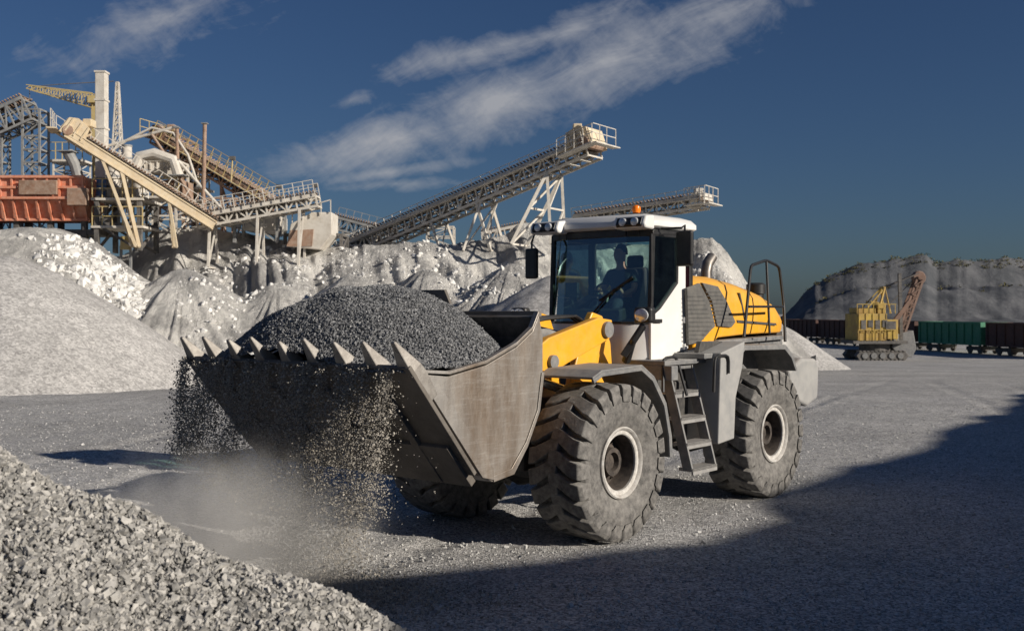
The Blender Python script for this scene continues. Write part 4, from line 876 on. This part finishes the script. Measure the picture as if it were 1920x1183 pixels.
cb=n.nodes.new('ShaderNodeCombineXYZ'); n.links.new(u,cb.inputs[0]); n.links.new(v,cb.inputs[1]); uv=cb.outputs[0]
acc=None
for px,py,L,Wd,an,st_ in((740,262,.13,.028,14,1.3),(930,200,.13,.036,18,1.3),(1140,115,.17,.042,20,1.05),(1320,40,.12,.032,20,.95),(880,100,.1,.016,12,1.),(1060,60,.11,.022,18,.9),(720,325,.1,.009,7,.9),(740,345,.08,.007,3,.75),(280,50,.13,.036,24,.65),(660,188,.022,.008,15,.8)):
    mp=n.nodes.new('ShaderNodeMapping'); mp.vector_type='TEXTURE'; mp.inputs['Location'].default_value=((px-960)/2000,(HY-py)/2000,0); mp.inputs['Rotation'].default_value=(0,0,R(an)); mp.inputs['Scale'].default_value=(L,Wd,1)
    n.links.new(uv,mp.inputs[0]); l=n.nodes.new('ShaderNodeVectorMath'); l.operation='LENGTH'; n.links.new(mp.outputs[0],l.inputs[0])
    f=mth(n,'MULTIPLY',mth(n,'MAXIMUM',mth(n,'SUBTRACT',1.1,l.outputs['Value']),-.7),st_)
    acc=f if acc is None else mth(n,'MAXIMUM',acc,f)
def cn(rot,sx,sy,det,rg,dist):
    mp=n.nodes.new('ShaderNodeMapping'); mp.inputs['Rotation'].default_value=(0,0,R(rot)); n.links.new(uv,mp.inputs[0]); mp2=n.nodes.new('ShaderNodeMapping'); mp2.inputs['Scale'].default_value=(sx,sy,1); n.links.new(mp.outputs[0],mp2.inputs[0])
    nz=n.nodes.new('ShaderNodeTexNoise'); nz.inputs['Scale'].default_value=1.; nz.inputs['Detail'].default_value=det; nz.inputs['Roughness'].default_value=rg; nz.inputs['Distortion'].default_value=dist; n.links.new(mp2.outputs[0],nz.inputs['Vector']); return nz.outputs[0]
cl_=mth(n,'ADD',acc,mth(n,'MULTIPLY_ADD',cn(-22,13,30,10,.66,.5),2.2,-1.15)); cl_=mth(n,'ADD',cl_,mth(n,'MULTIPLY_ADD',cn(-50,60,22,6,.6,.3),.8,-.4)); cf=ramp(n,mth(n,'MULTIPLY',cl_,.6),.0,1.)
cf=mth(n,'POWER',cf,1.15)
sky=mix(n,mth(n,'MINIMUM',mth(n,'MULTIPLY',cf,1.05),.85),sky,(6.4,6.5,6.9)); n.links.new(sky,bg.inputs[0]); bg.inputs[1].default_value=.06
# sun
sl=bpy.data.lights.new('Sun','SUN'); sl.energy=5; sl.angle=R(.5); sl.color=(1,.92,.81); so=bpy.data.objects.new('Sun',sl); C.objects.link(so)
sd=V((SD.x*math.cos(EL),SD.y*math.cos(EL),math.sin(EL))); so.rotation_euler=(-sd).to_track_quat('-Z','Y').to_euler()
# camera
cd=bpy.data.cameras.new('Camera'); co=bpy.data.objects.new('Camera',cd); C.objects.link(co); co.location=(0,0,CH); co.rotation_euler=(R(90),0,0); cd.lens=37.5; cd.sensor_width=36; cd.shift_y=-.0034; cd.clip_end=3000; cd.clip_start=.05
cd.dof.use_dof=True; cd.dof.focus_distance=11.5; cd.dof.aperture_fstop=3.5
S.camera=co
S.view_settings.view_transform='Standard'; S.view_settings.look='None'; S.view_settings.exposure=0
